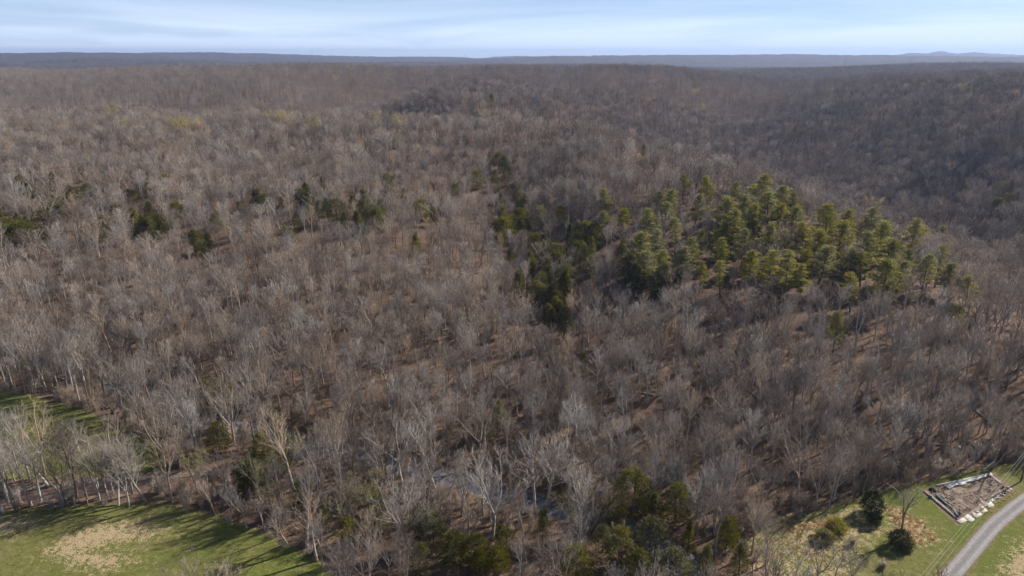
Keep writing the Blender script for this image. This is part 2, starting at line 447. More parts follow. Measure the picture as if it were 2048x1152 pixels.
class MB:
    """collects shapes for one mesh"""
    def __init__(s): s.V, s.F, s.M = [], [], []
    def add(s, V, Fc, m=0):
        k = len(s.V); s.V += [tuple(v) for v in V]
        s.F += [tuple(i + k for i in f) for f in Fc]; s.M += [m] * len(Fc)
    def tube(s, pts, rad, sides=5, m=0, cap=False):
        pts = np.asarray(pts, float); n = len(pts)
        tg = np.gradient(pts, axis=0)
        tg /= np.linalg.norm(tg, axis=1)[:, None] + 1e-9
        ref = np.array([1.0, 0, 0]) if abs(tg[0][0]) < 0.8 else np.array([0, 1.0, 0])
        u = np.cross(tg, ref); u /= np.linalg.norm(u, axis=1)[:, None] + 1e-9
        v = np.cross(tg, u)
        an = np.arange(sides) * 2 * math.pi / sides
        k = len(s.V)
        tip = rad[-1] < 1e-4
        for i in range(n - 1 if tip else n):
            ring = pts[i] + rad[i] * (np.cos(an)[:, None] * u[i] + np.sin(an)[:, None] * v[i])
            s.V += [tuple(q) for q in ring]
        nf = 0
        for i in range(n - 2 if tip else n - 1):
            a, b = k + i * sides, k + (i + 1) * sides
            for j in range(sides):
                j2 = (j + 1) % sides
                s.F.append((a + j, a + j2, b + j2, b + j)); nf += 1
        if tip:
            s.V.append(tuple(pts[-1])); t = len(s.V) - 1; a = k + (n - 2) * sides
            for j in range(sides):
                s.F.append((a + j, a + (j + 1) % sides, t)); nf += 1
        elif cap:
            a = k + (n - 1) * sides
            s.F.append(tuple(a + j for j in range(sides))); nf += 1
            s.F.append(tuple(k + j for j in reversed(range(sides)))); nf += 1
        s.M += [m] * nf
    def box(s, c, ax, ay, az, m=0):
        c, ax, ay, az = (np.asarray(q, float) for q in (c, ax, ay, az))
        V = [c + i * ax + j * ay + k * az for k in (-1, 1) for j in (-1, 1) for i in (-1, 1)]
        s.add(V, [(0, 2, 3, 1), (4, 5, 7, 6), (0, 1, 5, 4), (2, 6, 7, 3), (0, 4, 6, 2), (1, 3, 7, 5)], m)
    def mesh(s, name, mats, smooth=False):
        return mesh_from(name, s.V, s.F, mats, s.M, smooth)

def nrm(v):
    return v / (np.linalg.norm(v) + 1e-9)

# ------------------------------------------------------------------ ground sheet
def build_ground():
    th = np.r_[np.radians(np.arange(-50, 50.01, 0.19)), np.radians(np.arange(54, 308, 4.0))]
    r = np.r_[[8, 20, 35, 50, 62, 74, 84], np.arange(92, 262, 0.95), 262 * 1.0185 ** np.arange(1, 225)]
    r = r[r < 12500]
    T, Rr = np.meshgrid(th, r)
    X = (Rr * np.sin(T)).ravel(); Y = (Rr * np.cos(T)).ravel()
    Z = height(X, Y)
    # the wood is a closed rough canopy where single trees can no longer be made out
    rr = np.hypot(X, Y)
    Z += sstep(3000, 3600, rr) * (8 + 9 * rng.random(len(X)))
    V = np.c_[X, Y, Z]
    nt, nr = len(th), len(r)
    i = np.arange(nr - 1)[:, None] * nt; j = np.arange(nt)[None]
    j2 = (j + 1) % nt
    q = np.stack([i + j, i + nt + j, i + nt + j2, i + j2], -1).reshape(-1, 4)[:, ::-1]
    me = bpy.data.meshes.new('ground')
    me.vertices.add(len(V)); me.vertices.foreach_set('co', V.astype(np.float32).ravel())
    me.loops.add(q.size); me.loops.foreach_set('vertex_index', q.astype(np.int32).ravel())
    me.polygons.add(len(q)); me.polygons.foreach_set('loop_start', np.arange(len(q), dtype=np.int32) * 4)
    me.update(calc_edges=True)
    me.shade_smooth()
    P = np.c_[X, Y]
    near = rr < 330
    def put(name, vals):
        full = np.zeros(len(X), np.float32); full[near] = vals
        a = me.attributes.new(name, 'FLOAT', 'POINT'); a.data.foreach_set('value', full)
    Pn = P[near]
    g = np.maximum.reduce([sstep(-2.5, 2.5, sd_polygon(Pn, q_)) for q_ in (field_a, field_b, lawn)])
    put('grass', g)
    sA = [px2d(p) for p in (
        [(95, 1105), (130, 1075), (185, 1052), (270, 1050), (330, 1062), (300, 1075), (235, 1082), (200, 1095), (170, 1102), (240, 1112), (265, 1122), (215, 1138), (150, 1128)],
        [(-40, 1045), (40, 1036), (70, 1048), (10, 1070), (-40, 1075)],
        [(1545, 1050), (1600, 1042), (1660, 1036), (1640, 1052), (1560, 1066)],
        [(1765, 1012), (1800, 1020), (1850, 1050), (1870, 1075), (1840, 1088), (1810, 1075), (1785, 1040)],
        [(2010, 1130), (2040, 1090), (2080, 1080), (2090, 1160), (2000, 1170)],
        [(1690, 1052), (1715, 1045), (1712, 1085), (1700, 1100), (1686, 1080)])]
    fa = me.attributes.new('canopy', 'FLOAT', 'POINT'); fa.data.foreach_set('value', sstep(3000, 3600, rr).astype(np.float32))
    brown = px2d([(1480, 1060), (1640, 1020), (1720, 1000), (1765, 1010), (1775, 1060), (1740, 1100), (1700, 1170), (1500, 1180)])
    put('straw', np.maximum.reduce([0.42 * sstep(-3, 3, sd_polygon(Pn, brown))] + [0.72 * sstep(-5, 4.0, sd_polygon(Pn, q_)) for q_ in sA]))
    plot = px2d([(1838, 981), (1985, 943), (2032, 981), (1915, 1052)])
    put('dirt', np.maximum(0.58 * sstep(2.9, 1.5, dist_poly(Pn, road_c)), np.maximum(sstep(-0.7, 0.7, sd_polygon(Pn, plot)), 0.62 * sstep(8, 3, dist_poly(Pn, brook_line)))))
    dc, db = dist_poly(Pn, creek_line), dist_poly(Pn, brook_line)
    put('gravel', np.maximum(sstep(4.6, 3.0, dc) * 0.66, sstep(4.6, 3.2, db) * 0.72))
    me.materials.append(M['ground'])
    o = obj('ground', me)
    tag(o, 'valley floor and wooded hills', kind='structure')
    return o
build_ground()

def ribbon(name, line, hw, z, mat, jitter=0.25, step=1.5, uvmat=None):
    seg = np.hypot(*np.diff(line, axis=0).T); s = np.r_[0, np.cumsum(seg)]
    t = np.arange(0, s[-1], step)
    # smooth the corners
    x = np.interp(t, s, line[:, 0]); y = np.interp(t, s, line[:, 1])
    k = np.ones(9) / 9
    x = np.convolve(np.pad(x, 4, mode='edge'), k, 'valid'); y = np.convolve(np.pad(y, 4, mode='edge'), k, 'valid')
    c = np.c_[x, y]
    tg = np.gradient(c, axis=0); tg /= np.linalg.norm(tg, axis=1)[:, None]
    nn = np.c_[-tg[:, 1], tg[:, 0]]
    cs = np.array([-1, -0.5, 0, 0.5, 1])
    V, Fc = [], []
    for i in range(len(c)):
        jl, jr = R.uniform(-jitter, jitter), R.uniform(-jitter, jitter)
        for u in cs:
            q = c[i] + nn[i] * (hw * u + (jl if u == -1 else jr if u == 1 else 0))
            V.append((q[0], q[1], z + (0.03 * (1 - u * u) if z > 0 else 0)))
    for i in range(len(c) - 1):
        for j in range(4):
            a = i * 5 + j
            Fc.append((a, a + 1, a + 6, a + 5))
    me = mesh_from(name, V, Fc, mat, smooth=True)
    at = me.attributes.new('across', 'FLOAT', 'POINT'); at.data.foreach_set('value', np.tile(np.abs(cs), len(c)).astype(np.float32))
    return me

def road_material():
    """pale gravelly surface with two worn wheel tracks and dusty edges"""
    m = M['asphalt']; n, l = m.node_tree.nodes, m.node_tree.links; b = n['Principled BSDF']
    src = b.inputs['Base Color'].links[0].from_socket
    at = n.new('ShaderNodeAttribute'); at.attribute_name = 'across'
    nz_ = n.new('ShaderNodeTexNoise'); nz_.inputs['Scale'].default_value = .6; nz_.inputs['Detail'].default_value = 5
    ad = n.new('ShaderNodeMath'); ad.operation = 'MULTIPLY_ADD'; ad.inputs[1].default_value = .12
    sb = n.new('ShaderNodeMath'); sb.operation = 'ADD'; sb.inputs[1].default_value = -.06
    g_ = n.new('ShaderNodeNewGeometry'); l.new(g_.outputs['Position'], nz_.inputs['Vector'])
    l.new(nz_.outputs['Fac'], ad.inputs[0]); l.new(at.outputs['Fac'], ad.inputs[2]); l.new(ad.outputs[0], sb.inputs[0])
    r = n.new('ShaderNodeValToRGB'); e = r.color_ramp.elements
    e[0].position = 0; e[0].color = (.74, .72, .68, 1); e[1].position = 1; e[1].color = (.80, .72, .58, 1)
    for p_, v in ((.25, .8), (.5, 1.12), (.78, 1.0)):
        q = e.new(p_); q.color = (v, v, v, 1)
    l.new(sb.outputs[0], r.inputs[0])
    mx = n.new('ShaderNodeMixRGB'); mx.blend_type = 'MULTIPLY'; mx.inputs[0].default_value = 1
    l.new(src, mx.inputs[1]); l.new(r.outputs[0], mx.inputs[2]); l.new(mx.outputs[0], b.inputs['Base Color'])
road_material()
o = obj('creek', ribbon('creek', creek_line, 6.5, -0.72, M['water'], 0.3)); tag(o, 'blue-grey shallow creek between the trees', kind='structure')
o = obj('brook', ribbon('brook', brook_line, 5.5, -0.80, M['brook'], 0.3)); tag(o, 'brown brook along the lower field', kind='structure')
o = obj('road', ribbon('road', road_c, 1.5, 0.03, M['asphalt'], 0.05, 0.8)); tag(o, 'narrow grey country road', kind='structure')

# ------------------------------------------------------------------ tree shapes
def walk(p, d, L, n, wig, up, rr):
    pts = [np.array(p, float)]; d = nrm(np.array(d, float)); st = L / n
    for i in range(n):
        d = nrm(d + rr.normal(0, wig, 3) + np.array([0, 0, up]))
        pts.append(pts[-1] + d * st)
    return np.array(pts)

def along(pts, t):
    k = t * (len(pts) - 1); i = min(int(k), len(pts) - 2); f = k - i
    return pts[i] * (1 - f) + pts[i + 1] * f, nrm(pts[i + 1] - pts[i])

def side_dir(axis, ang, az):
    ref = np.array([1.0, 0, 0]) if abs(axis[0]) < 0.8 else np.array([0, 1.0, 0])
    u = nrm(np.cross(axis, ref)); v = np.cross(axis, u)
    return nrm(axis * math.cos(ang) + (u * math.cos(az) + v * math.sin(az)) * math.sin(ang))

def gen_bare(seed, H, style, dens=1.0, tw=1.0):
    rr = np.random.default_rng(seed)
    tr, cw = MB(), MB()
    leaders = []
    r0 = 0.0125 * H + 0.05
    if style == 'upright':
        p = walk((0, 0, -0.4), (rr.normal(0, .03), rr.normal(0, .03), 1), H * 0.86, 9, 0.035, 0.02, rr)
        rad = r0 * (1 - np.linspace(0, 1, 10)) ** 0.75 + 0.03
        tr.tube(p, rad, 6); leaders.append((p, 0.40, 24, 0.36 * H, r0))
    elif style == 'lean':
        p = walk((0, 0, -0.4), (0.34, rr.normal(0, .1), 1), H * 0.9, 9, 0.07, 0.035, rr)
        rad = r0 * (1 - np.linspace(0, 1, 10)) ** 0.7 + 0.035
        tr.tube(p, rad, 6); leaders.append((p, 0.30, 22, 0.42 * H, r0))
    else:
        fh = {'fork': rr.uniform(0.26, 0.4), 'spread': rr.uniform(0.2, 0.3), 'multi': 0.03}[style] * H
        nl = {'fork': 3, 'spread': 5, 'multi': 3}[style]
        p = walk((0, 0, -0.4), (rr.normal(0, .05), rr.normal(0, .05), 1), fh + 0.4, 4, 0.04, 0.02, rr)
        tr.tube(p, np.linspace(r0, r0 * 0.8, 5) * (1.1 if style != 'multi' else 0.8), 6)
        az0 = rr.uniform(0, 6.28)
        for i in range(nl):
            an = {'fork': rr.uniform(.18, .42), 'spread': rr.uniform(.3, .75), 'multi': rr.uniform(.08, .3)}[style]
            d = side_dir(np.array([0, 0, 1.0]), an, az0 + i * 6.28 / nl + rr.uniform(-.5, .5))
            L = (H - fh) * rr.uniform(0.8, 1.0)
            q = walk(p[-1] - d * 0.2, d, L, 7, 0.085, 0.055, rr)
            rl = r0 * (0.62 if nl == 3 else 0.5)
            tr.tube(q, rl * (1 - np.linspace(0, 1, 8)) ** 0.75 + 0.028, 5)
            leaders.append((q, 0.22 if style != 'multi' else 0.4, int(36 / nl), 0.30 * H, rl))
    for p, t0, nb, LL, rb in leaders:
        az = rr.uniform(0, 6.28)
        for b in range(nb):
            t = t0 + (1 - t0) * ((b + rr.random()) / nb)
            pos, ax = along(p, min(t, .995))
            az += 2.4 + rr.uniform(-.4, .4)
            u = (t - t0) / (1 - t0)
            L = LL * (0.55 + 0.6 * math.sin(math.pi * min(1, 0.25 + 0.75 * u)) ** 0.8) * rr.uniform(.65, 1.1) * (1 - 0.45 * u)
            d = side_dir(ax, rr.uniform(.55, .95) - 0.2 * u, az)
            r1 = max(0.028, rb * 0.33 * (1 - 0.6 * u))
            q = walk(pos, d, L, 4, 0.10, 0.13, rr)
            cw.tube(q, np.linspace(r1, 0.022, 5), 4)
            n2 = max(4, int(L * 1.55 * dens))
            for c in range(n2):
                t2 = 0.22 + 0.78 * (c + rr.random()) / n2
                p2, a2 = along(q, min(t2, .99))
                L2 = (0.9 + 0.36 * L * (1.1 - t2)) * rr.uniform(.7, 1.25)
                d2_ = side_dir(a2, rr.uniform(.4, .9), rr.uniform(0, 6.28)); d2_[2] += 0.25
                q2 = walk(p2, d2_, L2, 2, 0.10, 0.12, rr)
                cw.tube(q2, (0.024 * tw, 0.019 * tw, 0.013 * tw), 3)
                n3 = max(3, int(L2 * 2.6 * dens))
                for e in range(n3):
                    t3 = 0.2 + 0.8 * (e + rr.random()) / n3
                    p3, a3 = along(q2, min(t3, .99))
                    d3 = side_dir(a3, rr.uniform(.35, .85), rr.uniform(0, 6.28)); d3[2] += 0.3
                    d3 = nrm(d3) * rr.uniform(.5, 1.15)
                    cw.tube([p3, p3 + d3], (0.0175 * tw, 0.0), 3)
    return tr, cw

def gen_shrub(seed, H, n=16):
    rr = np.random.default_rng(seed); s = MB()
    for i in range(n):
        d = side_dir(np.array([0, 0, 1.0]), rr.uniform(.05, .6), rr.uniform(0, 6.28))
        base = np.array([rr.normal(0, .25), rr.normal(0, .25), -0.15])
        q = walk(base, d, H * rr.uniform(.6, 1.05), 3, .14, .07, rr)
        s.tube(q, (0.035, .027, .02, .012), 3)
        for c in range(7):
            p2, a2 = along(q, rr.uniform(.25, .98))
            d2_ = side_dir(a2, rr.uniform(.4, .9), rr.uniform(0, 6.28)) * rr.uniform(.5, 1.1) * H * .28
            s.tube([p2, p2 + d2_], (.018, 0), 3)
            for e in range(3):
                p3 = p2 + d2_ * rr.uniform(.3, .9)
                s.tube([p3, p3 + side_dir(nrm(d2_), rr.uniform(.4, .9), rr.uniform(0, 6.28)) * rr.uniform(.25, .6)], (.014, 0), 3)
    return s

def leaf_quads(mb, centre, n, spread, size, rr, axis=None, flat=0.0, m=0):
    c = np.asarray(centre)
    for i in range(n):
        p = c + rr.normal(0, 1, 3) * spread
        d = rr.normal(0, 1, 3); d[2] *= (1 - flat); d = nrm(d)
        if axis is not None: d = nrm(d * 0.75 + axis)
        w = nrm(np.cross(d, rr.normal(0, 1, 3)))
        if flat: w[2] *= (1 - flat); w = nrm(w)
        a, b = size[0] * rr.uniform(.6, 1.3), size[1] * rr.uniform(.6, 1.3)
        mb.add([p - w * b * .5, p + d * a * .5 - w * b * .35, p + d * a, p + d * a * .5 + w * b * .5], [(0, 1, 2, 3)], m)

def gen_pine(seed, H):
    rr = np.random.default_rng(seed); tr, cw = MB(), MB()
    p = walk((0, 0, -.4), (rr.normal(0, .04), rr.normal(0, .04), 1), H * 0.99, 8, .03, .02, rr)
    tr.tube(p, 0.26 * (1 - np.linspace(0, 1, 9)) ** .8 + .03, 6)
    nb = 44; t0 = rr.uniform(.22, .36); az = 0
    for b in range(nb):
        u = (b + rr.random()) / nb; t = t0 + (1 - t0) * u
        pos, ax = along(p, min(t, .99))
        az += 2.4 + rr.uniform(-.5, .5)
        L = (.7 + 3.9 * (1 - u) ** .95 * min(1, .45 + 2.6 * u)) * rr.uniform(.4, 1.3)
        d = np.array([math.cos(az), math.sin(az), rr.uniform(-.1, .25) + .55 * u])
        q = walk(pos, d, L, 3, .08, .06, rr)
        tr.tube(q, (.05, .04, .03, .02), 3)
        for c in range(int(4 + L * 3.0)):
            pp, aa = along(q, rr.uniform(.3, 1.0) if c else .99)
            leaf_quads(cw, pp + np.array([0, 0, .12]), 9, (.40, .40, .10), (.7, .22), rr, aa * .5 + np.array([0, 0, .25]), .45)
    leaf_quads(cw, p[-1], 26, (.3, .3, .4), (.55, .16), rr, np.array([0, 0, .6]))
    return tr, cw

def gen_cedar(seed, H, W, shape='cone', n=430):
    rr = np.random.default_rng(seed); tr, cw = MB(), MB()
    p = walk((0, 0, -.4), (rr.normal(0, .03), rr.normal(0, .03), 1), H * .95, 6, .02, .02, rr)
    tr.tube(p, (.016 * H) * (1 - np.linspace(0, 1, 7)) + .03, 5)
    ph = rr.uniform(0, 6.28, 6)
    lob = [(rr.uniform(0, 6.28), rr.uniform(.1, .85), rr.uniform(.2, .45)) for _ in range(7)]
    for i in range(n):
        u = rr.random() ** 0.9; az = rr.uniform(0, 6.28)
        prof = (1 - u) ** .75 * min(1, .45 + 3.2 * u) if shape == 'cone' else math.sin(math.pi * min(.98, .14 + .86 * u)) ** .6
        k = 1 + .16 * math.sin(3 * az + ph[0] + 5 * u) + .12 * math.sin(5 * az + ph[1] - 9 * u) + .14 * math.sin(11 * u + ph[2] + az)
        for la, lu, ls in lob:
            dd = math.cos(az - la)
            if dd > .4: k += ls * (dd - .4) * math.exp(-((u - lu) / .1) ** 2)
        rad = W * .5 * prof * k * math.sqrt(rr.uniform(.3, 1))
        c = np.array([math.cos(az) * rad, math.sin(az) * rad, H * (.06 + .94 * u)])
        ax = nrm(np.array([math.cos(az), math.sin(az), .9]))
        leaf_quads(cw, c, 6, .055 * W, (.075 * W + .1, .03 * W + .05), rr, ax * .7)
        if i % 9 == 0:
            pp, _ = along(p, min(.98, max(.05, u * .9)))
            tr.tube([pp, c], (.03, .012), 3)
    return tr, cw

def joined(a, b):
    j = MB(); j.V = a.V + b.V; k = len(a.V)
    j.F = a.F + [tuple(i + k for i in f) for f in b.F]; j.M = [0] * len(a.F) + [1] * len(b.F)
    return j

BARE = []     # (trunk mesh, crown mesh, joined mesh, style, height)
for s, H, style in ((1, 18, 'upright'), (2, 17, 'upright'), (3, 19, 'upright'), (4, 17, 'fork'), (5, 18, 'fork'), (6, 19, 'fork'),
                    (7, 19, 'spread'), (8, 18, 'spread'), (9, 17, 'lean'), (10, 18, 'multi')):
    t, c = gen_bare(s, H, style)
    t2, c2 = gen_bare(s, H, style, .74, 1.45)
    BARE.append((t.mesh('trunk', [M['bark_grey']], True), c.mesh('crown', [M['bark_grey']]), joined(t2, c2).mesh('bare', [M['bark_grey'], M['bark_grey']]), style, H))
PINES = []
for s, H in ((21, 18), (22, 17), (23, 19), (24, 16)):
    t, c = gen_pine(s, H)
    PINES.append((t.mesh('trunk', [M['bark_dark']], True), c.mesh('crown', [M['needles']]), H))
CEDARS = []
for s, H, W, sh in ((31, 9, 4.6, 'cone'), (32, 10, 4.2, 'cone'), (33, 8, 5.4, 'round'), (34, 9, 5.0, 'round'), (35, 11, 4.4, 'cone')):
    t, c = gen_cedar(s, H, W, sh)
    CEDARS.append((t.mesh('trunk', [M['bark_dark']], True), c.mesh('crown', [M['cedar']]), H, joined(t, c).mesh('cedar', [M['bark_dark'], M['cedar']])))

def gen_budding(seed, H, nleaf=2300, ls=(.34, .22)):
    t, c = gen_bare(seed, H, 'spread', .62)
    rr = np.random.default_rng(seed + 100); b = MB()
    idx = rr.integers(0, len(c.V), nleaf)
    for i in idx:
        leaf_quads(b, c.V[i], 1, .22, ls, rr)
    return t, c, b
BUD, BUD_FAR = [], []
for s, H in ((41, 15), (42, 13)):
    t, c, b = gen_budding(s, H)
    BUD.append((t.mesh('trunk', [M['bark_grey']], True), c.mesh('crown', [M['bark_tan']]), b.mesh('leaf_buds', [M['buds']]), H))

for s, H in ((43, 15), (44, 14)):
    t, c, b = gen_budding(s, H, 1500, (.45, .32))
    BUD_FAR.append((t.mesh('trunk', [M['bark_grey']], True), c.mesh('crown', [M['bark_tan']]), b.mesh('leaf_buds', [M['buds']]), H))

# ------------------------------------------------------------------ placing trees
BARKS = {'pale': 'bark_pale', 'grey': 'bark_grey', 'brown': 'bark_brown', 'tan': 'bark_tan'}
def set_mat(o, m, slot=0):
    o.material_slots[slot].link = 'OBJECT'; o.material_slots[slot].material = m

def plant(name, parts, loc, h, H, rz, mats=None, wide=1.0, tilt=(0, 0)):
    e = empty(name, loc, rz)
    k = h / H
    e.rotation_euler = (tilt[0], tilt[1], rz); e.scale = (k * wide, k * wide, k)
    prev = None
    for i, (pn, me, under) in enumerate(parts):
        o = obj(pn, me, parent=(prev if under else e))
        if mats and mats[i]: set_mat(o, mats[i])
        if not under: prev = o
    return e

def ground_under(px_, py_top, h, dmin=100, dmax=1500):
    """where on the land a thing of height h in this column of the photo reaches up to py_top"""
    D = np.exp(np.linspace(math.log(dmin), math.log(dmax), 700))
    z = np.full_like(D, 5.0)
    for _ in range(3):
        X = (px_ - 1024) / F * (D * CP + (CAMH - z) * SP)
        z = height(X, D)
    _, yt, _ = proj(X, D, z + h)
    ok = np.nonzero(yt <= py_top)[0]
    i = ok[0] if len(ok) else len(D) - 1
    return np.array([X[i], D[i], z[i]])

def ordinal(i):
    return ['first', 'second', 'third', 'fourth', 'fifth', 'sixth', 'seventh', 'eighth', 'ninth', 'tenth', 'eleventh', 'twelfth', 'thirteenth', 'fourteenth', 'fifteenth', 'sixteenth', 'seventeenth', 'eighteenth', 'nineteenth', 'twentieth', 'twenty-first', 'twenty-second', 'twenty-third', 'twenty-fourth'][i]

occupied = []     # (x, y, radius) kept free of the random wood

# pines of the stand on the spur: photo column, row of the tip, height
pine_px = [(1515, 362, 19), (1553, 380, 17), (1460, 432, 18), (1413, 362, 14), (1365, 356, 13), (1332, 388, 17), (1296, 426, 15), (1210, 386, 13), (1378, 484, 15), (1492, 508, 14),
           (1566, 516, 17), (1532, 456, 13), (1642, 420, 19), (1632, 500, 15), (1727, 426, 18), (1768, 492, 16), (1806, 450, 19), (1882, 460, 15), (1868, 500, 15), (1690, 508, 14),
           (1440, 532, 12), (1282, 516, 14), (1400, 530, 11), (1930, 560, 10), (1666, 632, 12), (1700, 556, 12), (1600, 455, 15), (1670, 452, 16), (1840, 520, 14), (1088, 420, 15),
           (1500, 420, 16), (1745, 455, 17), (1720, 515, 13), (1785, 530, 13), (1480, 470, 15), (1435, 455, 14), (1600, 540, 13), (1240, 425, 12), (1350, 445, 13), (1620, 470, 15)]
stand_px = np.array([(1190, 395), (1330, 372), (1500, 352), (1580, 384), (1720, 425), (1830, 452), (1900, 480), (1915, 530), (1800, 540), (1700, 535), (1560, 525), (1440, 515), (1290, 515), (1240, 480)], float)
pr_ = np.random.default_rng(91); tries = 0
while len(pine_px) < 68 and tries < 9000:
    tries += 1
    x, y = pr_.uniform(1190, 1920), pr_.uniform(352, 575)
    if sd_polygon(np.array([[x, y]]), stand_px)[0] < 0 or (x < 1400 and pr_.random() < .6): continue
    if min(math.hypot((x - a_) / 1.0, (y - b_) / 1.2) for a_, b_, _ in pine_px) < 21: continue
    pine_px.append((round(x), round(y), round(pr_.uniform(11, 18))))
pine_rows = {}
placed = []
for i, (x, y, h) in enumerate(pine_px):
    L = ground_under(x, y, h * 0.98, 150, 520)
    placed.append((x, y, h, L))
    for f_, r_ in (((0, 4.0), (5, 3.4), (9, 3.0), (13, 2.8), (17, 2.6)) if i < 40 else ((0, 3.2), (5, 2.6), (9, 2.4))): occupied.append((L[0] * (1 - f_ / L[1]), L[1] - f_, r_))
    row = 'top edge' if y < 395 else 'upper part' if y < 425 else 'upper middle' if y < 455 else 'middle' if y < 485 else 'lower middle' if y < 512 else 'lower part' if y < 535 else 'bottom edge'
    pine_rows.setdefault(row, []).append(i)
for row, ids in pine_rows.items():
    ids.sort(key=lambda i: pine_px[i][0])
    for k, i in enumerate(ids):
        x, y, h, L = placed[i]
        t, c, H = PINES[i % 4]
        e = plant('pine_tree', [('trunk', t, False), ('crown', c, False)], tuple(L), h * 1.12, H, R.uniform(0, 6.28), wide=R.uniform(1.05, 1.55))
        yellow = i == 24
        lab = ('lone yellowish pine in bare trees below the pine stand' if yellow else 'lone pine among bare trees by the dark hollow' if i == 29 else
               f'{"tall" if h > 16 else "medium" if h > 13 else "small"} green pine at the {row} of the hillside stand, {ordinal(k)} from the left')
        tag(e, lab, 'pine tree', 'pines of the hillside stand')
        if yellow: set_mat([o for o in e.children if o.name.startswith('crown')][0], M['olive'])

# cedars and other evergreens: column, row of the tip, height, width factor, where
cedar_px = [
    (8, 425, 10, 1, 'h'), (40, 432, 8, 1.1, 'h'), (92, 428, 9, 1.1, 'h'), (130, 400, 9, 1, 'h'), (60, 372, 9, 1, 'h'), (110, 350, 9, 1, 'h'), (165, 340, 8, 1, 'h'), (212, 442, 10, .8, 'h'), (238, 416, 9, 1.2, 'h'), (272, 425, 9, 1.1, 'h'), (318, 432, 8, 1.2, 'h'),
    (300, 352, 9, 1, 'h'), (355, 410, 8, 1, 'h'), (598, 430, 8, 1, 'h'), (640, 408, 9, 1.1, 'h'), (646, 360, 9, .8, 'h'), (706, 396, 8, 1.3, 'h'), (775, 352, 9, 1, 'h'), (765, 402, 7, 1.1, 'h'), (690, 430, 7, 1, 'h'), (415, 500, 8, 1, 'h'),
    (1000, 470, 9, 1, 'r'), (1040, 425, 10, 1, 'r'), (1062, 470, 9, 1.1, 'r'), (1100, 490, 10, 1, 'r'), (1140, 455, 9, 1, 'r'), (1022, 500, 8, 1, 'r'), (1092, 580, 8, 1, 'r'), (1030, 370, 9, 1, 'r'), (1065, 535, 9, 1, 'r'), (980, 420, 8, 1, 'r'), (1180, 520, 9, 1, 'r'), (1120, 420, 9, 1, 'r'), (1010, 350, 8, 1, 'r'),
    (1286, 296, 10, 1, 'h'), (983, 192, 13, 1, 'h'), (1245, 480, 9, 1, 's'), (1690, 520, 9, 1.1, 's'), (1265, 545, 9, 1, 's'), (1450, 560, 8, 1, 's'), (1320, 520, 8, 1.1, 's'), (1400, 470, 9, 1, 's'),
    (418, 765, 9, 1.2, 'c'), (462, 770, 7.5, 1.2, 'c'), (258, 848, 8, 1.3, 'c'), (440, 848, 9, 1, 'c'), (562, 822, 13, .8, 'c'), (532, 862, 10, .9, 'c'), (500, 930, 7, 1, 'c'), (610, 960, 7, 1.1, 'c'), (995, 812, 9, 1.1, 'w'), (1165, 715, 7, 1, 'w'), (1900, 620, 8, 1, 'w'),
    (868, 1028, 8, .9, 'c'), (1086, 1018, 9, 1, 'c'), (1012, 1058, 7, 1, 'c'), (1120, 980, 4, 1.2, 'c'), (1152, 1096, 7, 1.2, 'c'),
    (1262, 938, 12, 1.3, 'g'), (1350, 966, 10, 1.2, 'g'), (1306, 985, 9, 1.1, 'g'), (1222, 992, 8, 1.1, 'g'), (1240, 1056, 9, 1.2, 'g'), (1300, 1036, 10, 1.3, 'g'), (1375, 1045, 8, 1, 'g'), (1452, 1034, 8, .9, 'g'), (1478, 1082, 8, 1.3, 'g'), (1205, 1050, 7, 1, 'g'), (1275, 1100, 8, 1.2, 'g'), (1345, 1100, 9, 1.2, 'g'),
    (1410, 1090, 7, 1.1, 'g'), (1860, 990, 0, 1, 'x'),
]
cedar_px = [c for c in cedar_px if c[2] > 0]
cr_ = np.random.default_rng(55)
for cx, cy_, ex, ey, n_, zn_, h0, h1 in ((50, 440, 60, 26, 9, 'A', 8, 11), (110, 375, 70, 24, 9, 'A', 8, 11), (275, 432, 62, 22, 8, 'B', 8, 11), (300, 372, 40, 20, 4, 'B', 7, 10), (640, 405, 42, 36, 7, 'D', 8, 11), (745, 405, 48, 34, 7, 'D', 8, 11),
                                          (985, 335, 40, 26, 7, 'r', 8, 11), (1035, 420, 40, 40, 13, 'r', 8, 12), (1085, 515, 50, 44, 14, 'E', 8, 12), (1095, 600, 44, 30, 8, 'E', 7, 10), (1170, 470, 44, 34, 8, 'E', 8, 11), (560, 420, 60, 40, 6, 'F', 7, 10), (440, 440, 60, 40, 5, 'F', 7, 10), (860, 420, 60, 60, 6, 'G', 7, 10),
                                          (1290, 530, 60, 24, 6, 's', 8, 11), (1960, 385, 60, 22, 7, 'V', 9, 12), (1600, 255, 60, 14, 4, 'V', 8, 11),
                                          (545, 900, 50, 44, 5, 'c', 6, 9), (700, 1010, 60, 40, 5, 'c', 5, 8), (900, 1070, 120, 34, 7, 'c', 5, 8)):
    for _ in range(n_):
        cedar_px.append((round(cx + cr_.uniform(-ex, ex)), round(cy_ + cr_.uniform(-ey, ey)), round(cr_.uniform(h0, h1), 1), round(cr_.uniform(.9, 1.25), 2), zn_))
where_txt = {'h': 'in the bare wood on the hillside', 'r': 'in the dark hollow of the wooded hill', 's': 'at the edge of the pine stand', 'c': 'among bare trees by the creek', 'w': 'alone on the leafy slope above the creek', 'g': 'in the evergreen clump left of the lawn', 'A': 'in the dark patch at the left edge', 'B': 'in the second dark patch from the left', 'D': 'in the patch left of the hollow', 'E': 'in the lower part of the hollow', 'V': 'in the valley behind the pine stand', 'F': 'scattered between the dark patches on the left slope', 'G': 'scattered on the bare slope left of the hollow'}
byw = {}
for i, c in enumerate(cedar_px): byw.setdefault(c[4], []).append(i)
rank = {}
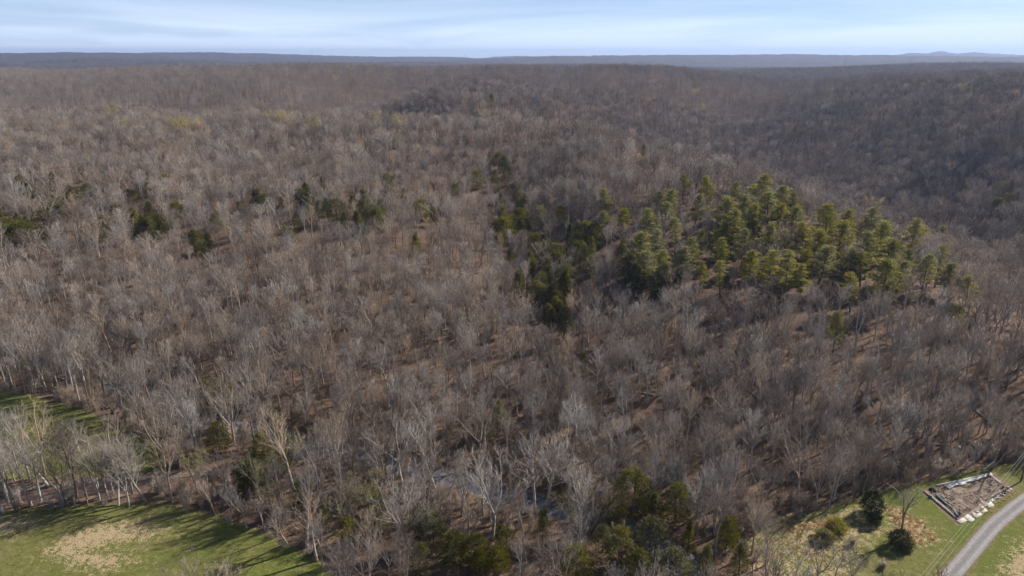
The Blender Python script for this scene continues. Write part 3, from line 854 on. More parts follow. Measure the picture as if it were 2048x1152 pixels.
for w, ids in byw.items():
    ids.sort(key=lambda i: cedar_px[i][0])
    for k, i in enumerate(ids): rank[i] = (k, len(ids))
def nth(k, n):
    return 'leftmost' if k == 0 else 'rightmost' if k == n - 1 else (ordinal(k) + ' from the left' if k < n - k else ordinal(n - 1 - k) + ' from the right')
for i, (x, y, h, w, zone) in enumerate(cedar_px):
    L = ground_under(x, y, h * 0.97, 100, 1300 if y < 320 or zone == 'V' else 520)
    t, c, H, _ = CEDARS[i % 5]
    if zone in 'cg' and i % 2: t, c, H, _ = CEDARS[2 + i // 2 % 2]
    e = plant('cedar_tree', [('trunk', t, False), ('crown', c, False)], tuple(L), h * (.92 if zone == 'g' else .95 if zone == 'c' else 1.12), H, R.uniform(0, 6.28), wide=w * R.uniform(1.1, 1.35) * (.85 if zone == 'c' else .78 if zone == 'g' else 1))
    k, n = rank[i]
    look = 'slim' if w < .95 else 'broad' if w > 1.15 else 'rounded'
    tag(e, f'{look} olive-green cedar {where_txt[zone]}, {nth(k, n)}', 'cedar tree', 'cedars scattered through the wood')
    for f_, r_ in ((0, 3.4), (4.5, 3.0), (8.5, 2.8)) + (((12.5, 2.8), (16.5, 2.6), (20, 2.4)) if zone in 'hrsABDEFG' else ()): occupied.append((L[0] * (1 - f_ / L[1]), L[1] - f_, r_))

# the pair of dark cedars on the lawn, the shrub and its tree
def stand(x, y): 
    p = pix(x, y); return (p[0], p[1], hz(p[0], p[1]))
for (x, y, h, k, lab) in ((1740, 1026, 5.2, 3, 'taller dark cedar standing on the grass at the wood edge'), (1748, 1048, 3.0, 2, 'shorter dark cedar beside the taller one on the grass')):
    t_, c_ = gen_cedar(610 + k, h, h * .82, 'round', 620)
    e = plant('cedar_tree', [('trunk', t_.mesh('trunk', [M['bark_dark']]), False), ('crown', c_.mesh('crown', [M['cedar_dark']]), False)], stand(x, y), h, h, 1.3 * k)
    tag(e, lab, 'cedar tree', 'cedars on the lawn')

# trees in yellow bud
bud_px = [(0, 158, 15), (227, 198, 13), (385, 222, 14), (552, 210, 12), (576, 208, 13), (632, 222, 14), (757, 210, 12), (796, 218, 12), (672, 148, 14), (1405, 208, 12), (1740, 392, 13), (1388, 178, 13), (1920, 165, 14), (360, 225, 12), (1350, 128, 14), (250, 222, 11), (965, 208, 13)]
order = sorted(range(len(bud_px)), key=lambda i: bud_px[i][0])
for k, i in enumerate(order):
    x, y, h = bud_px[i]
    h += 4
    L = ground_under(x, y + (10 if 190 < y < 230 and x < 1000 else 0), h, 200, 1300)
    t, c, b, H = BUD_FAR[i % 2]
    e = plant('budding_tree', [('trunk', t, False), ('crown', c, False), ('leaf_buds', b, True)], tuple(L), h, H, R.uniform(0, 6.28))
    tag(e, f'tree in pale yellow bud in the hilltop wood, {nth(k, len(order))}', 'tree', 'trees in yellow bud')
    for f_, r_ in ((0, 4.5), (6, 4), (11, 3.5), (16, 3)): occupied.append((L[0] * (1 - f_ / L[1]), L[1] - f_, r_))
for k, (x, y, h) in enumerate(((30, 962, 14), (140, 952, 13), (228, 990, 12), (395, 985, 11), (520, 1000, 12), (545, 1040, 10), (690, 1062, 10), (850, 1100, 11), (1140, 1075, 11), (1236, 1128, 9), (610, 935, 11))):
    p = pix(x, y); t, c, b, H = BUD[k % 2]
    e = plant('budding_tree', [('trunk', t, False), ('crown', c, False), ('leaf_buds', b, True)], (p[0], p[1], hz(p[0], p[1])), h, H, R.uniform(0, 6.28), mats=[None, None, M['olive_thin']], wide=.9)
    tag(e, f'bare tree with a haze of olive buds on the creek flat, {nth(k, 11)}' if k < 10 else 'olive-budded tree on the creek bank left of the broad yellow-green one', 'tree', 'olive-budded trees on the flat')
    occupied.append((p[0], p[1], 2.0))
t, c, b, H = BUD[0]
L = ground_under(735, 948, 11, 100, 200)
e = plant('budding_tree', [('trunk', t, False), ('crown', c, False), ('leaf_buds', b, True)], tuple(L), 11, H, 2.0, mats=[None, None, M['olive']], wide=1.1)
tag(e, 'broad tree in yellow-green leaf below the creek', 'tree'); occupied.append((L[0], L[1], 3))

# the wood: one tree per jittered cell
excl = [field_a, field_b, lawn]
def free(P, near_pad=0.0):
    ok = np.ones(len(P), bool)
    for q in excl: ok &= sd_polygon(P, q) < 1.0
    ok &= dist_poly(P, creek_line) > 3.2
    ok &= dist_poly(P, brook_line) > 3.0
    ok &= dist_poly(P, road_c) > 5
    for x, y, r_ in occupied: ok &= np.hypot(P[:, 0] - x, P[:, 1] - y) > r_
    return ok
def scatter(r0, r1, cell, amax=0.80):
    n = int(r1 / cell) + 2
    gx = np.arange(-n, n) * cell; gy = np.arange(0, n) * cell
    X, Y = np.meshgrid(gx, gy); X = X.ravel(); Y = Y.ravel()
    X = X + rng.uniform(-.46, .46, len(X)) * cell; Y = Y + rng.uniform(-.46, .46, len(Y)) * cell
    r = np.hypot(X, Y); a = np.arctan2(X, Y)
    lim = np.where(a > 0, amax + 0.06, amax)
    k = (r >= r0) & (r < r1) & (np.abs(a) < lim)
    return np.c_[X[k], Y[k]]

def in_frame(P, z, h):
    x, y, zc_ = proj(P[:, 0], P[:, 1], z + h * .6)
    return (x > -20) & (x < 2068) & (y > -20) & (y < 1180), x, y, zc_

wood = scatter(98, 270, 4.05)
wood = wood[free(wood)]
wz = height(wood[:, 0], wood[:, 1])
dcr = dist_poly(wood, creek_line)
valley = wz < 1.2
# the flat by the creek is patchier, the slope evenly grown
dens = np.where(valley, 0.92, 0.86)
dens = dens - .75 * np.clip(.43 - fbm(wood[:, 0] / 17, wood[:, 1] / 17, 3), 0, .2) * 4
k = rng.random(len(wood)) < dens
wood, wz, dcr, valley = wood[k], wz[k], dcr[k], valley[k]
wh = np.where(valley, rng.uniform(9, 20, len(wood)), rng.uniform(10, 17, len(wood)))
wh = np.where(rng.random(len(wood)) < 0.22, wh * rng.uniform(.45, .75, len(wood)), wh) * (.86 + .3 * fbm(wood[:, 0] / 40, wood[:, 1] / 40, 2))

# trees one can point at: the row along the brook and the big pale ones, by the foot of the trunk
named = [  # x, y of the foot, height, style, bark, label
    (6, 1026, 18.1, 'lean', 'pale', 'pale leaning trunk at the left edge of the field'),
    (17, 1006, 16.3, 'fork', 'pale', 'pale forked bare tree, second from the left along the brook'),
    (63, 1011, 18.9, 'upright', 'grey', 'tall grey bare tree with thick foot, third along the brook'),
    (82, 1001, 15.5, 'upright', 'pale', 'slim pale bare tree with straight trunk, fourth along the brook'),
    (123, 998, 13.8, 'multi', 'grey', 'many-stemmed grey bare tree, fifth along the brook'),
    (154, 995, 18.9, 'fork', 'brown', 'dark curved bare tree with high fork, sixth along the brook'),
    (173, 992, 14.6, 'upright', 'brown', 'slim brown bare tree, seventh along the brook'),
    (200, 999, 18.9, 'multi', 'pale', 'pale many-stemmed tree with crooked white limbs beside the brook'),
    (215, 990, 15.5, 'fork', 'grey', 'grey forked bare tree just right of the many-stemmed white one'),
    (258, 1012, 12.9, 'spread', 'pale', 'low pale spreading tree standing out on the field edge'),
    (266, 988, 17.2, 'upright', 'tan', 'straight tan bare tree behind the field edge by the brook'),
    (293, 1003, 17.2, 'lean', 'grey', 'leaning grey bare tree at the bend of the brook'),
    (345, 1003, 15.5, 'fork', 'tan', 'tan forked bare tree over the shaded field corner'),
    (40, 955, 17.2, 'upright', 'grey', 'grey bare tree on the far bank of the brook, leftmost'),
    (90, 952, 18.9, 'spread', 'tan', 'big fan-shaped bare tree between brook and upper field'),
    (235, 948, 17.2, 'spread', 'tan', 'wide fan-shaped bare tree right of the upper field'),
    (330, 945, 18.1, 'spread', 'tan', 'broad tan bare tree above the brook bend'),
    (405, 925, 17.2, 'lean', 'pale', 'white sycamore-like tree leaning over the brook'),
    (470, 890, 18, 'spread', 'tan', 'rounded tan bare tree below the creek cedars'),
    (590, 985, 21, 'lean', 'tan', 'long tan tree leaning left beside the slim cedar'),
    (640, 1010, 20, 'fork', 'grey', 'grey forked tree left of the yellow-green one'),
    (805, 965, 19, 'spread', 'pale', 'pale crooked-limbed tree in front of the creek'),
    (870, 975, 17, 'lean', 'pale', 'bent pale tree reaching over the middle of the creek'),
    (983, 1078, 21, 'spread', 'pale', 'big round-crowned pale tree standing before the creek'),
    (1070, 1022, 21, 'upright', 'pale', 'white twin trunk, taller, standing in the creek gap'),
    (1092, 1016, 22, 'upright', 'pale', 'white trunk just right of the taller one in the creek gap'),
    (1158, 1080, 18, 'fork', 'pale', 'pale grey forked tree left of the evergreen clump'),
    (1428, 1120, 16, 'fork', 'brown', 'dark-stemmed bare tree at the left edge of the lawn'),
    (1505, 1150, 9, 'spread', 'grey', 'leftmost of six hazy grey round-headed trees at the bottom of the lawn'),
    (1548, 1165, 10, 'spread', 'grey', 'second from left of six hazy grey round-headed trees at the bottom of the lawn'),
    (1590, 1152, 9.5, 'spread', 'pale', 'third from left of six hazy grey round-headed trees at the bottom of the lawn'),
    (1630, 1172, 10.5, 'spread', 'grey', 'third from right of six hazy grey round-headed trees at the bottom of the lawn'),
    (1668, 1160, 9, 'spread', 'pale', 'second from right of six hazy grey round-headed trees at the bottom of the lawn'),
    (1700, 1178, 9, 'spread', 'grey', 'rightmost of six hazy grey round-headed trees at the bottom of the lawn'),
    (1800, 1074, 12, 'fork', 'grey', 'slender bare tree rising out of the dark bush on the lawn'),
    (8, 757, 21, 'fork', 'grey', 'tall bare tree at the far edge of the upper field, first from the left'),
    (44, 760, 20, 'upright', 'brown', 'tall bare tree at the far edge of the upper field, second from the left'),
    (80, 764, 22, 'fork', 'grey', 'tall bare tree at the far edge of the upper field, third from the left'),
    (112, 770, 21, 'spread', 'brown', 'tall bare tree at the far edge of the upper field, fourth from the left'),
    (146, 778, 20, 'fork', 'grey', 'tall bare tree at the far edge of the upper field, fifth from the left'),
    (180, 790, 21, 'upright', 'tan', 'tall bare tree at the far edge of the upper field, sixth from the left'),
    (214, 806, 20, 'fork', 'brown', 'tall bare tree at the far edge of the upper field, seventh from the left'),
    (246, 822, 21, 'spread', 'grey', 'tall bare tree at the far edge of the upper field, eighth from the left'),
    (285, 845, 20, 'fork', 'grey', 'tall bare tree at the far edge of the upper field, ninth from the left'),
]
style_ix = {}
for i, b in enumerate(BARE): style_ix.setdefault(b[3], []).append(i)
n_named = 0
def bare_tree(loc, h, i, bark, rz, wide=1.0):
    t, c, _, st, H = BARE[i]
    return plant('bare_tree', [('trunk', t, False), ('crown', c, False)], loc, h, H, rz, mats=[M['bark_' + bark], M['twig_' + bark]], wide=wide)
for j, (x, y, h, st, bark, lab) in enumerate(named):
    p = pix(x, y); loc = (p[0], p[1], hz(p[0], p[1]))
    ix = style_ix[st][j % len(style_ix[st])]
    rz = R.uniform(0, 6.28) if st != 'lean' else math.pi + R.uniform(-.5, .5)
    e = bare_tree(loc, h, ix, bark, rz, 1.05)
    tag(e, lab, 'tree', 'bare trees of the valley')
    occupied.append((p[0], p[1], 2.4)); n_named += 1
keep = np.ones(len(wood), bool)
for x, y, r_ in occupied[-len(named):]: keep &= np.hypot(wood[:, 0] - x, wood[:, 1] - y) > r_
wood, wz, wh, valley = wood[keep], wz[keep], wh[keep], valley[keep]

inf, sx, sy, szc = in_frame(wood, wz, wh)
size = np.where(inf, wh / szc, 0)
N_TREES = 300 - n_named
big = np.argsort(-size)[:N_TREES]
is_big = np.zeros(len(wood), bool); is_big[big] = True
proto = rng.choice(10, len(wood), p=[.15, .15, .14, .12, .12, .1, .06, .06, .04, .06])
proto = np.where(valley, rng.choice(10, len(wood), p=[.12, .12, .12, .13, .13, .12, .09, .08, .04, .05]), proto)
bk = rng.choice(4, len(wood), p=[.20, .38, .20, .22])
bkn = ['pale', 'grey', 'brown', 'tan']
wrz = rng.uniform(0, 6.28, len(wood)); wwide = rng.uniform(.7, 1.2, len(wood))
style_word = {'upright': 'upright', 'fork': 'forked', 'spread': 'spreading', 'lean': 'leaning', 'multi': 'many-stemmed'}
def zone_of(i):
    x, y = sx[i], sy[i]
    b = wood[i]
    dc_ = dist_poly(b[None], creek_line)[0]
    if not valley[i] or b[1] > np.interp(b[0], creek_line[:, 0], creek_line[:, 1]) + 2:
        nm = 'on the slope'
    else:
        nm = 'on the flat'
    if x < 330: pl = 'near the left edge'
    elif x < 640: pl = 'behind the lower field'
    elif x < 860: pl = 'near the yellow-green tree'
    elif x < 1120: pl = 'near the creek gap'
    elif x < 1400: pl = 'by the evergreen clump'
    elif x < 1720: pl = 'behind the dry grass'
    else: pl = 'behind the house plot'
    return nm + ' ' + pl
labs = {}
for i in big:
    key = (style_word[BARE[proto[i]][3]], bkn[bk[i]], zone_of(i))
    labs.setdefault(key, []).append(i)
for (stw, bw, zn), ids in labs.items():
    ids.sort(key=lambda i: sx[i])
    for kk, i in enumerate(ids):
        e = bare_tree((wood[i, 0], wood[i, 1], wz[i]), wh[i], int(proto[i]), bkn[bk[i]], wrz[i], wwide[i])
        tag(e, f'{stw} {bw} bare tree {zn}' + ('' if len(ids) == 1 else ', ' + nth(kk, len(ids))), 'tree', 'bare trees of the valley')

# ------------------------------------------------------------------ woods beyond counting
protos_hidden = {}
def instancer(name, objs, P, rot, scl, idx, label):
    col = bpy.data.collections.new(name + '_shapes')
    for o in objs: col.objects.link(o)
    me = bpy.data.meshes.new(name)
    me.vertices.add(len(P)); me.vertices.foreach_set('co', np.asarray(P, np.float32).ravel())
    for an, ty, v in (('rot', 'FLOAT_VECTOR', rot), ('scl', 'FLOAT_VECTOR', scl)):
        a = me.attributes.new(an, ty, 'POINT'); a.data.foreach_set('vector', np.asarray(v, np.float32).ravel())
    a = me.attributes.new('idx', 'INT', 'POINT'); a.data.foreach_set('value', np.asarray(idx, np.int32))
    o = obj(name, me)
    ng = bpy.data.node_groups.new(name, 'GeometryNodeTree')
    ng.interface.new_socket('Geometry', in_out='INPUT', socket_type='NodeSocketGeometry')
    ng.interface.new_socket('Geometry', in_out='OUTPUT', socket_type='NodeSocketGeometry')
    N, Lk = ng.nodes, ng.links
    gi, go = N.new('NodeGroupInput'), N.new('NodeGroupOutput')
    ci = N.new('GeometryNodeCollectionInfo'); ci.inputs['Collection'].default_value = col
    ci.inputs['Separate Children'].default_value = True; ci.inputs['Reset Children'].default_value = True
    ip = N.new('GeometryNodeInstanceOnPoints'); ip.inputs['Pick Instance'].default_value = True
    def na(nm, ty):
        q = N.new('GeometryNodeInputNamedAttribute'); q.data_type = ty; q.inputs['Name'].default_value = nm; return q.outputs['Attribute']
    er = N.new('FunctionNodeEulerToRotation')
    Lk.new(na('rot', 'FLOAT_VECTOR'), er.inputs[0])
    Lk.new(gi.outputs[0], ip.inputs['Points']); Lk.new(ci.outputs[0], ip.inputs['Instance'])
    Lk.new(na('idx', 'INT'), ip.inputs['Instance Index']); Lk.new(er.outputs[0], ip.inputs['Rotation']); Lk.new(na('scl', 'FLOAT_VECTOR'), ip.inputs['Scale'])
    Lk.new(ip.outputs[0], go.inputs[0])
    md = o.modifiers.new('scatter', 'NODES'); md.node_group = ng
    tag(o, label, kind='stuff')
    return o

def euler(n, tilt=0.04):
    return np.c_[rng.normal(0, tilt, n), rng.normal(0, tilt, n), rng.uniform(0, 6.28, n)]

bare_objs = []
for bi, bn in enumerate(('grey', 'brown', 'tan', 'pale')):
    for i, b in enumerate(BARE):
        if bn == 'pale' and i % 2: continue
        q = bpy.data.objects.new(f'shape_{bi}{i:02d}', b[2])
        set_mat(q, M['bark_' + bn], 0); set_mat(q, M['twig_' + bn], 1)
        bare_objs.append((q, b[4], {'grey': 3.6, 'brown': 2.6, 'tan': 2.6, 'pale': 1.0}[bn] * (1.4 if b[3] in ('upright', 'fork') else .7)))
wts = np.array([b[2] for b in bare_objs]); wts /= wts.sum()
Hs = np.array([b[1] for b in bare_objs])

midw = scatter(270, 1000, 5.3)
midz = height(midw[:, 0], midw[:, 1])
mx, my, _ = proj(midw[:, 0], midw[:, 1], midz + 8)
k = np.ones(len(midw), bool)
for x, y, r_ in occupied: k &= np.hypot(midw[:, 0] - x, midw[:, 1] - y) > r_
clearing = np.array([(-20, 206.), (60, 203), (170, 208), (180, 216), (60, 220), (-20, 216)])
k &= ~((sd_polygon(np.c_[mx, my], clearing) > 0) & (rng.random(len(k)) < 0.85))
k &= rng.random(len(k)) < 1 - 2.6 * np.clip(.43 - fbm(midw[:, 0] / 22, midw[:, 1] / 22, 3), 0, .25)
midw, midz = midw[k], midz[k]
rest = ~is_big
P = np.r_[np.c_[wood[rest], wz[rest]], np.c_[midw, midz]]
mh = rng.uniform(10, 20, len(midw)) * (.8 + .45 * fbm(midw[:, 0] / 55, midw[:, 1] / 55, 2)); mh = np.where(rng.random(len(mh)) < .2, mh * .65, mh) * .88
hh = np.r_[wh[rest], mh]
ix = rng.choice(len(bare_objs), len(P), p=wts)
# tan and pale barks on the near hill and its top, darker brown and grey ones painting shade into the valleys behind and right
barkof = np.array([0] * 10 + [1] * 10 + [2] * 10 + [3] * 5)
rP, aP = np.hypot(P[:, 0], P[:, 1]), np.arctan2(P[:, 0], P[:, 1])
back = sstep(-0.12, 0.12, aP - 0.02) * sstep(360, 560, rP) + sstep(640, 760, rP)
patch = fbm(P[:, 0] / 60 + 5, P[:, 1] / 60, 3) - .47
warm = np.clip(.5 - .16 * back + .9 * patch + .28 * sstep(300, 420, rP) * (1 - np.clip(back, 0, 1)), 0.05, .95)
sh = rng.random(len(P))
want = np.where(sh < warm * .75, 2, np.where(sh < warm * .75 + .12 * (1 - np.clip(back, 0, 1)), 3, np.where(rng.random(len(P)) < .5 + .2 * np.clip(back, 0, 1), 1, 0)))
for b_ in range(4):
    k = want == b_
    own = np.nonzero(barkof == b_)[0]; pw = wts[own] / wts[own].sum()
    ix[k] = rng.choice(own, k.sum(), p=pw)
sc = hh / Hs[ix]
wd = np.where(rP > 340, rng.uniform(.85, 1.5, len(P)), rng.uniform(.75, 1.25, len(P)))
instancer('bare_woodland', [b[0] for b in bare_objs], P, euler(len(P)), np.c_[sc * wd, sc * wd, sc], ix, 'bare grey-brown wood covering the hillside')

# farther wood: small groups of trees
def gen_far_group(seed, n=6, ext=6.5):
    rr = np.random.default_rng(seed); s = MB()
    for i in range(n):
        b = np.array([rr.uniform(-ext, ext), rr.uniform(-ext, ext), -1.5]); H = rr.uniform(12, 17)
        s.tube([b, b + np.array([rr.normal(0, .3), rr.normal(0, .3), H * .95])], (.16, .05), 3)
        cw_ = rr.uniform(2.4, 3.6); m = rr.integers(0, 2)
        for c in range(95):
            u = rr.random(); az = rr.uniform(0, 6.28)
            rad = cw_ * math.sin(math.pi * min(.95, .2 + .8 * u)) ** .7 * math.sqrt(rr.random())
            p = b + np.array([math.cos(az) * rad, math.sin(az) * rad, 1.5 + H * (.42 + .55 * u)])
            d = nrm(np.array([math.cos(az) * .8, math.sin(az) * .8, .7]) + rr.normal(0, .6, 3)) * rr.uniform(.9, 1.8)
            w = nrm(np.cross(d, rr.normal(0, 1, 3))) * .07
            s.add([p - w, p + w, p + d], [(0, 1, 2)], int(m))
    return s
far_objs = []
for i in range(6):
    q = bpy.data.objects.new(f'shape_far{i}', gen_far_group(200 + i).mesh('far', [M['twig_tan'], M['twig_grey']]))
    far_objs.append(q)
farw = scatter(1000, 3700, 11.5, 0.74)
fz = height(farw[:, 0], farw[:, 1])
n = len(farw)
fs = rng.uniform(.85, 1.15, n)
instancer('distant_woodland', far_objs, np.c_[farw, fz], euler(n, .02), np.c_[fs, fs, fs], rng.integers(0, 6, n), 'distant bare wood on the far ridges')

# undergrowth: saplings and thickets
shr = []
for i, (H, m) in enumerate(((2.6, 'brush'), (3.4, 'brush'), (2.2, 'bark_grey'), (4.2, 'bark_tan'))):
    shr.append(bpy.data.objects.new(f'shape_shrub{i}', gen_shrub(300 + i, H).mesh('shrub', [M[m]])))
und = scatter(98, 270, 2.7)
und = und[free(und)]
uz = height(und[:, 0], und[:, 1])
dd = np.minimum(dist_poly(und, creek_line), dist_poly(und, brook_line))
pr = np.where(dd < 12, .8, np.where(uz < 1.2, .72, .16 + .25 * (fbm(und[:, 0] / 18, und[:, 1] / 18, 2) > .42)))
k = rng.random(len(und)) < pr
und, uz = und[k], uz[k]
us = rng.uniform(.5, 1.3, len(und)) * np.where(uz < 1.2, 1.25, 1)
instancer('undergrowth', shr, np.c_[und, uz], euler(len(und), .1), np.c_[us, us, us], rng.integers(0, 4, len(und)), 'brown leafless brush under the trees')

# tufts of dry orange grass
def gen_tuft(seed):
    rr = np.random.default_rng(seed); s = MB()
    for i in range(30):
        b = np.array([rr.normal(0, .22), rr.normal(0, .16), -.03])
        d = np.array([rr.normal(0, .28), rr.normal(0, .28), 1]) * rr.uniform(.4, .85)
        w = nrm(np.cross(d, rr.normal(0, 1, 3))) * .035
        s.add([b - w, b + w, b + d], [(0, 1, 2)])
    return s
tufts = [bpy.data.objects.new(f'shape_tuft{i}', gen_tuft(400 + i).mesh('tuft', [M['dry']])) for i in range(3)]
tp = []
for poly, dn in (([(1540, 1052), (1600, 1042), (1665, 1034), (1690, 1040), (1640, 1056), (1560, 1068)], 3.0), ([(1760, 1010), (1800, 1018), (1850, 1046), (1875, 1078), (1838, 1092), (1806, 1078), (1785, 1040)], 3.4), ([(1500, 1060), (1690, 1045), (1720, 1110), (1600, 1130), (1480, 1120)], .8), ([(1960, 1020), (2030, 975), (2036, 985), (1975, 1032)], 1.2)):
    q = px2d(poly); lo, hi = q.min(0), q.max(0)
    c = rng.uniform(lo, hi, (int(np.prod(hi - lo) * dn), 2)); tp.append(c[sd_polygon(c, q) > 0])
tp = np.vstack(tp); ts = rng.uniform(.35, .8, len(tp))
instancer('dry_grass', tufts, np.c_[tp, height(tp[:, 0], tp[:, 1])], euler(len(tp), .1), np.c_[ts, ts, ts * .9], rng.integers(0, 3, len(tp)), 'tufts of dry orange grass on the lawn')

# ------------------------------------------------------------------ bushes on the lawn
def bush(x, y, H, seed, mat, label, leafy=True, wide=1.0):
    e = empty('bush', stand(x, y))
    e.scale = (wide, wide, 1)
    obj('stems', gen_shrub(seed, H, 20).mesh('stems', [M['brush']]), e)
    if leafy:
        t, c = gen_cedar(seed + 1, H * .95, H * 1.15, 'round', 420)
        obj('foliage', c.mesh('foliage', [mat]), e)
    else:
        obj('twigs', gen_shrub(seed + 2, H * .9, 22).mesh('twigs', [M['bark_tan']]), e)
    return tag(e, label, 'bush')
bush(1797, 1093, 3.6, 501, M['cedar_dark'], 'dark rounded evergreen bush under the slender tree on the lawn')
bush(1812, 1097, 2.2, 507, M['olive'], 'small yellow-green bush just right of the dark rounded bush', True)
bush(1705, 1090, 2.0, 513, M['cedar'], 'small scruffy brown bush left of the lawn cedars', False)
bush(1672, 1062, 2.6, 519, M['olive'], 'dull olive bush beside the dry grass', True, 1.3)
bush(1650, 1080, 2.2, 523, M['olive'], 'lower olive bush in front of the dry grass', True, 1.4)
bush(1765, 1136, 1.6, 529, M['cedar'], 'small twiggy bush on the green grass near the bottom', False)

# ------------------------------------------------------------------ remains of a house
def zq(x, y):     # from the enlarged view of the plot
    return pix(1820 + x * .12154, 920 + y * .12154)
def slab_mesh(name, pts, h, mat, z0=-0.1, rough=0.04, inset=0.04):
    s = MB(); n_ = len(pts); c = np.mean(pts, 0)
    lo = [np.array([p[0], p[1], z0]) for p in pts]
    md_ = [np.array([p[0] + R.uniform(-rough, rough), p[1] + R.uniform(-rough, rough), h - inset]) for p in pts]
    hi = [np.array([*(m[:2] + (c[:2] - m[:2]) * .03), h + R.uniform(-rough, rough) * .3]) for m in md_]
    s.V = [tuple(v) for v in lo + md_ + hi]
    for i in range(n_):
        j = (i + 1) % n_
        s.F += [(i, j, n_ + j, n_ + i), (n_ + i, n_ + j, 2 * n_ + j, 2 * n_ + i)]
    s.F.append(tuple(range(2 * n_, 3 * n_))); s.M = [0] * len(s.F)
    # make the winding face up
    a = np.array(pts)[:, :2]; area = sum(a[i][0] * a[(i + 1) % n_][1] - a[(i + 1) % n_][0] * a[i][1] for i in range(n_))
    if area < 0: s.F = [tuple(reversed(f)) for f in s.F]
    return s.mesh(name, [mat])

corn = [zq(190, 505), zq(1335, 222), zq(1680, 490), zq(800, 1045)]
fnd = empty('house_foundation', tuple(np.mean(corn, 0)))
tag(fnd, 'bare rectangular house foundation full of brown debris beside the road', 'foundation')
off = np.mean(corn, 0)
def fpart(name, me):
    o = obj(name, me, fnd); o.location = tuple(-off); return o
def strip(a, b, w, h, name, mat):
    a, b = a[:2], b[:2]; t = nrm(b - a); nn = np.array([-t[1], t[0]]) * w / 2
    return fpart(name, slab_mesh(name, [a - nn, b - nn, b + nn, a + nn], h, mat))
strip(zq(240, 520), zq(760, 960), .85, .22, 'footing', M['footing'])
strip(zq(430, 425), zq(1290, 238), .35, .25, 'footing', M['concrete'])
strip(zq(1330, 262), zq(1500, 400), .8, .20, 'footing', M['footing'])
strip(zq(900, 950), zq(1480, 520), .5, .18, 'footing', M['footing'])
s = MB(); G = 26
inner = [zq(330, 520), zq(1310, 270), zq(1500, 440), zq(800, 950)]
for i in range(G + 1):
    for j in range(G + 1):
        u, v = i / G, j / G
        p = (inner[0] * (1 - u) + inner[1] * u) * (1 - v) + (inner[3] * (1 - u) + inner[2] * u) * v
        e_ = min(u, v, 1 - u, 1 - v) * 5
        s.V.append((p[0], p[1], .04 + min(1, e_) * (.10 + .28 * float(fbm(np.array([p[0] / 1.6]), np.array([p[1] / 1.6]), 4)[0]) + R.uniform(0, .06))))
for i in range(G):
    for j in range(G):
        a = i * (G + 1) + j; s.F.append((a, a + G + 1, a + G + 2, a + 1))
s.F = [tuple(reversed(f)) for f in s.F] if np.cross((np.array(s.V[G + 1]) - np.array(s.V[0])), (np.array(s.V[1]) - np.array(s.V[0])))[2] < 0 else s.F
s.M = [0] * len(s.F)
fpart('debris_bed', s.mesh('debris_bed', [M['debris']]))
# broken sticks and blocks lying in it: too small to tell apart
s = MB(); rr_ = np.random.default_rng(77)
for i in range(420):
    u, v = rr_.random(2)
    p = (inner[0] * (1 - u) + inner[1] * u) * (1 - v) + (inner[3] * (1 - u) + inner[2] * u) * v
    a = rr_.uniform(0, 3.14); d = np.array([math.cos(a), math.sin(a), rr_.uniform(-.15, .25)]) * rr_.uniform(.12, .55)
    w = np.array([-d[1], d[0], 0]) / (np.linalg.norm(d) + 1e-6)
    s.box(p + np.array([0, 0, .28]), d, w * rr_.uniform(.02, .06), (0, 0, rr_.uniform(.02, .05)), int(rr_.random() < .2))
o = fpart('debris', s.mesh('debris', [M['debris'], M['footing']])); o['kind'] = 'stuff'
s = MB()
for i in range(46):
    u = rr_.random()
    p = zq(1400 + 240 * u + rr_.normal(0, 30), 620 - 150 * u + rr_.normal(0, 22))
    k_ = rr_.uniform(.06, .22)
    s.box(p + np.array([0, 0, k_ * .6]), (k_, k_ * .3, .02), (-k_ * .3, k_ * .8, 0), (0, .02, k_ * .7), int(rr_.random() < .3))
for i in range(70):
    u = rr_.random(); p = zq(900 + 560 * u + rr_.normal(0, 35), 990 - 400 * u + rr_.normal(0, 28)); k_ = rr_.uniform(.05, .2)
    s.box(p + np.array([0, 0, .06]), (k_, k_ * .4, .01), (-k_ * .4, k_, 0), (0, .01, .05), 2)
o = fpart('rubble', s.mesh('rubble', [M['stone'], M['steel'], M['concrete']])); o['kind'] = 'stuff'

slabs = [([(760, 1010), (870, 950), (930, 1000), (840, 1055)], .16, 'large cream concrete slab at the near corner of the house plot'),
         ([(872, 948), (940, 895), (1015, 945), (932, 998)], .20, 'cream slab second from the near corner, set back from the first'),
         ([(934, 1000), (1016, 948), (1062, 985), (1008, 1032)], .14, 'small cream slab jutting to the road from the second slab'),
         ([(1062, 935), (1148, 862), (1188, 890), (1100, 962)], .10, 'worn narrow slab between the two bright slab groups'),
         ([(1150, 858), (1232, 800), (1280, 838), (1190, 888)], .11, 'worn slab just below the brightest square slab'),
         ([(1245, 740), (1330, 682), (1380, 760), (1300, 802)], .22, 'brightest square slab halfway along the road side of the plot'),
         ([(1130, 762), (1180, 732), (1212, 790), (1170, 812)], .14, 'small slab inside the plot left of the brightest square slab'),
         ([(1265, 240), (1320, 220), (1360, 255), (1300, 277)], .28, 'small pale slab at the far corner of the plot by the tarp'),
         ([(1590, 450), (1612, 440), (1676, 490), (1652, 506)], .20, 'narrow pale kerb slab at the right corner of the plot'),
         ([(1312, 640), (1350, 615), (1372, 672), (1332, 690)], .12, 'little broken slab beside the rubble and the brightest slab')]
for pts, h, lab in slabs:
    o = obj('concrete_slab', slab_mesh('concrete_slab', [zq(*p) for p in pts], h, M['concrete'])); tag(o, lab, 'concrete slab', 'slabs around the house plot')

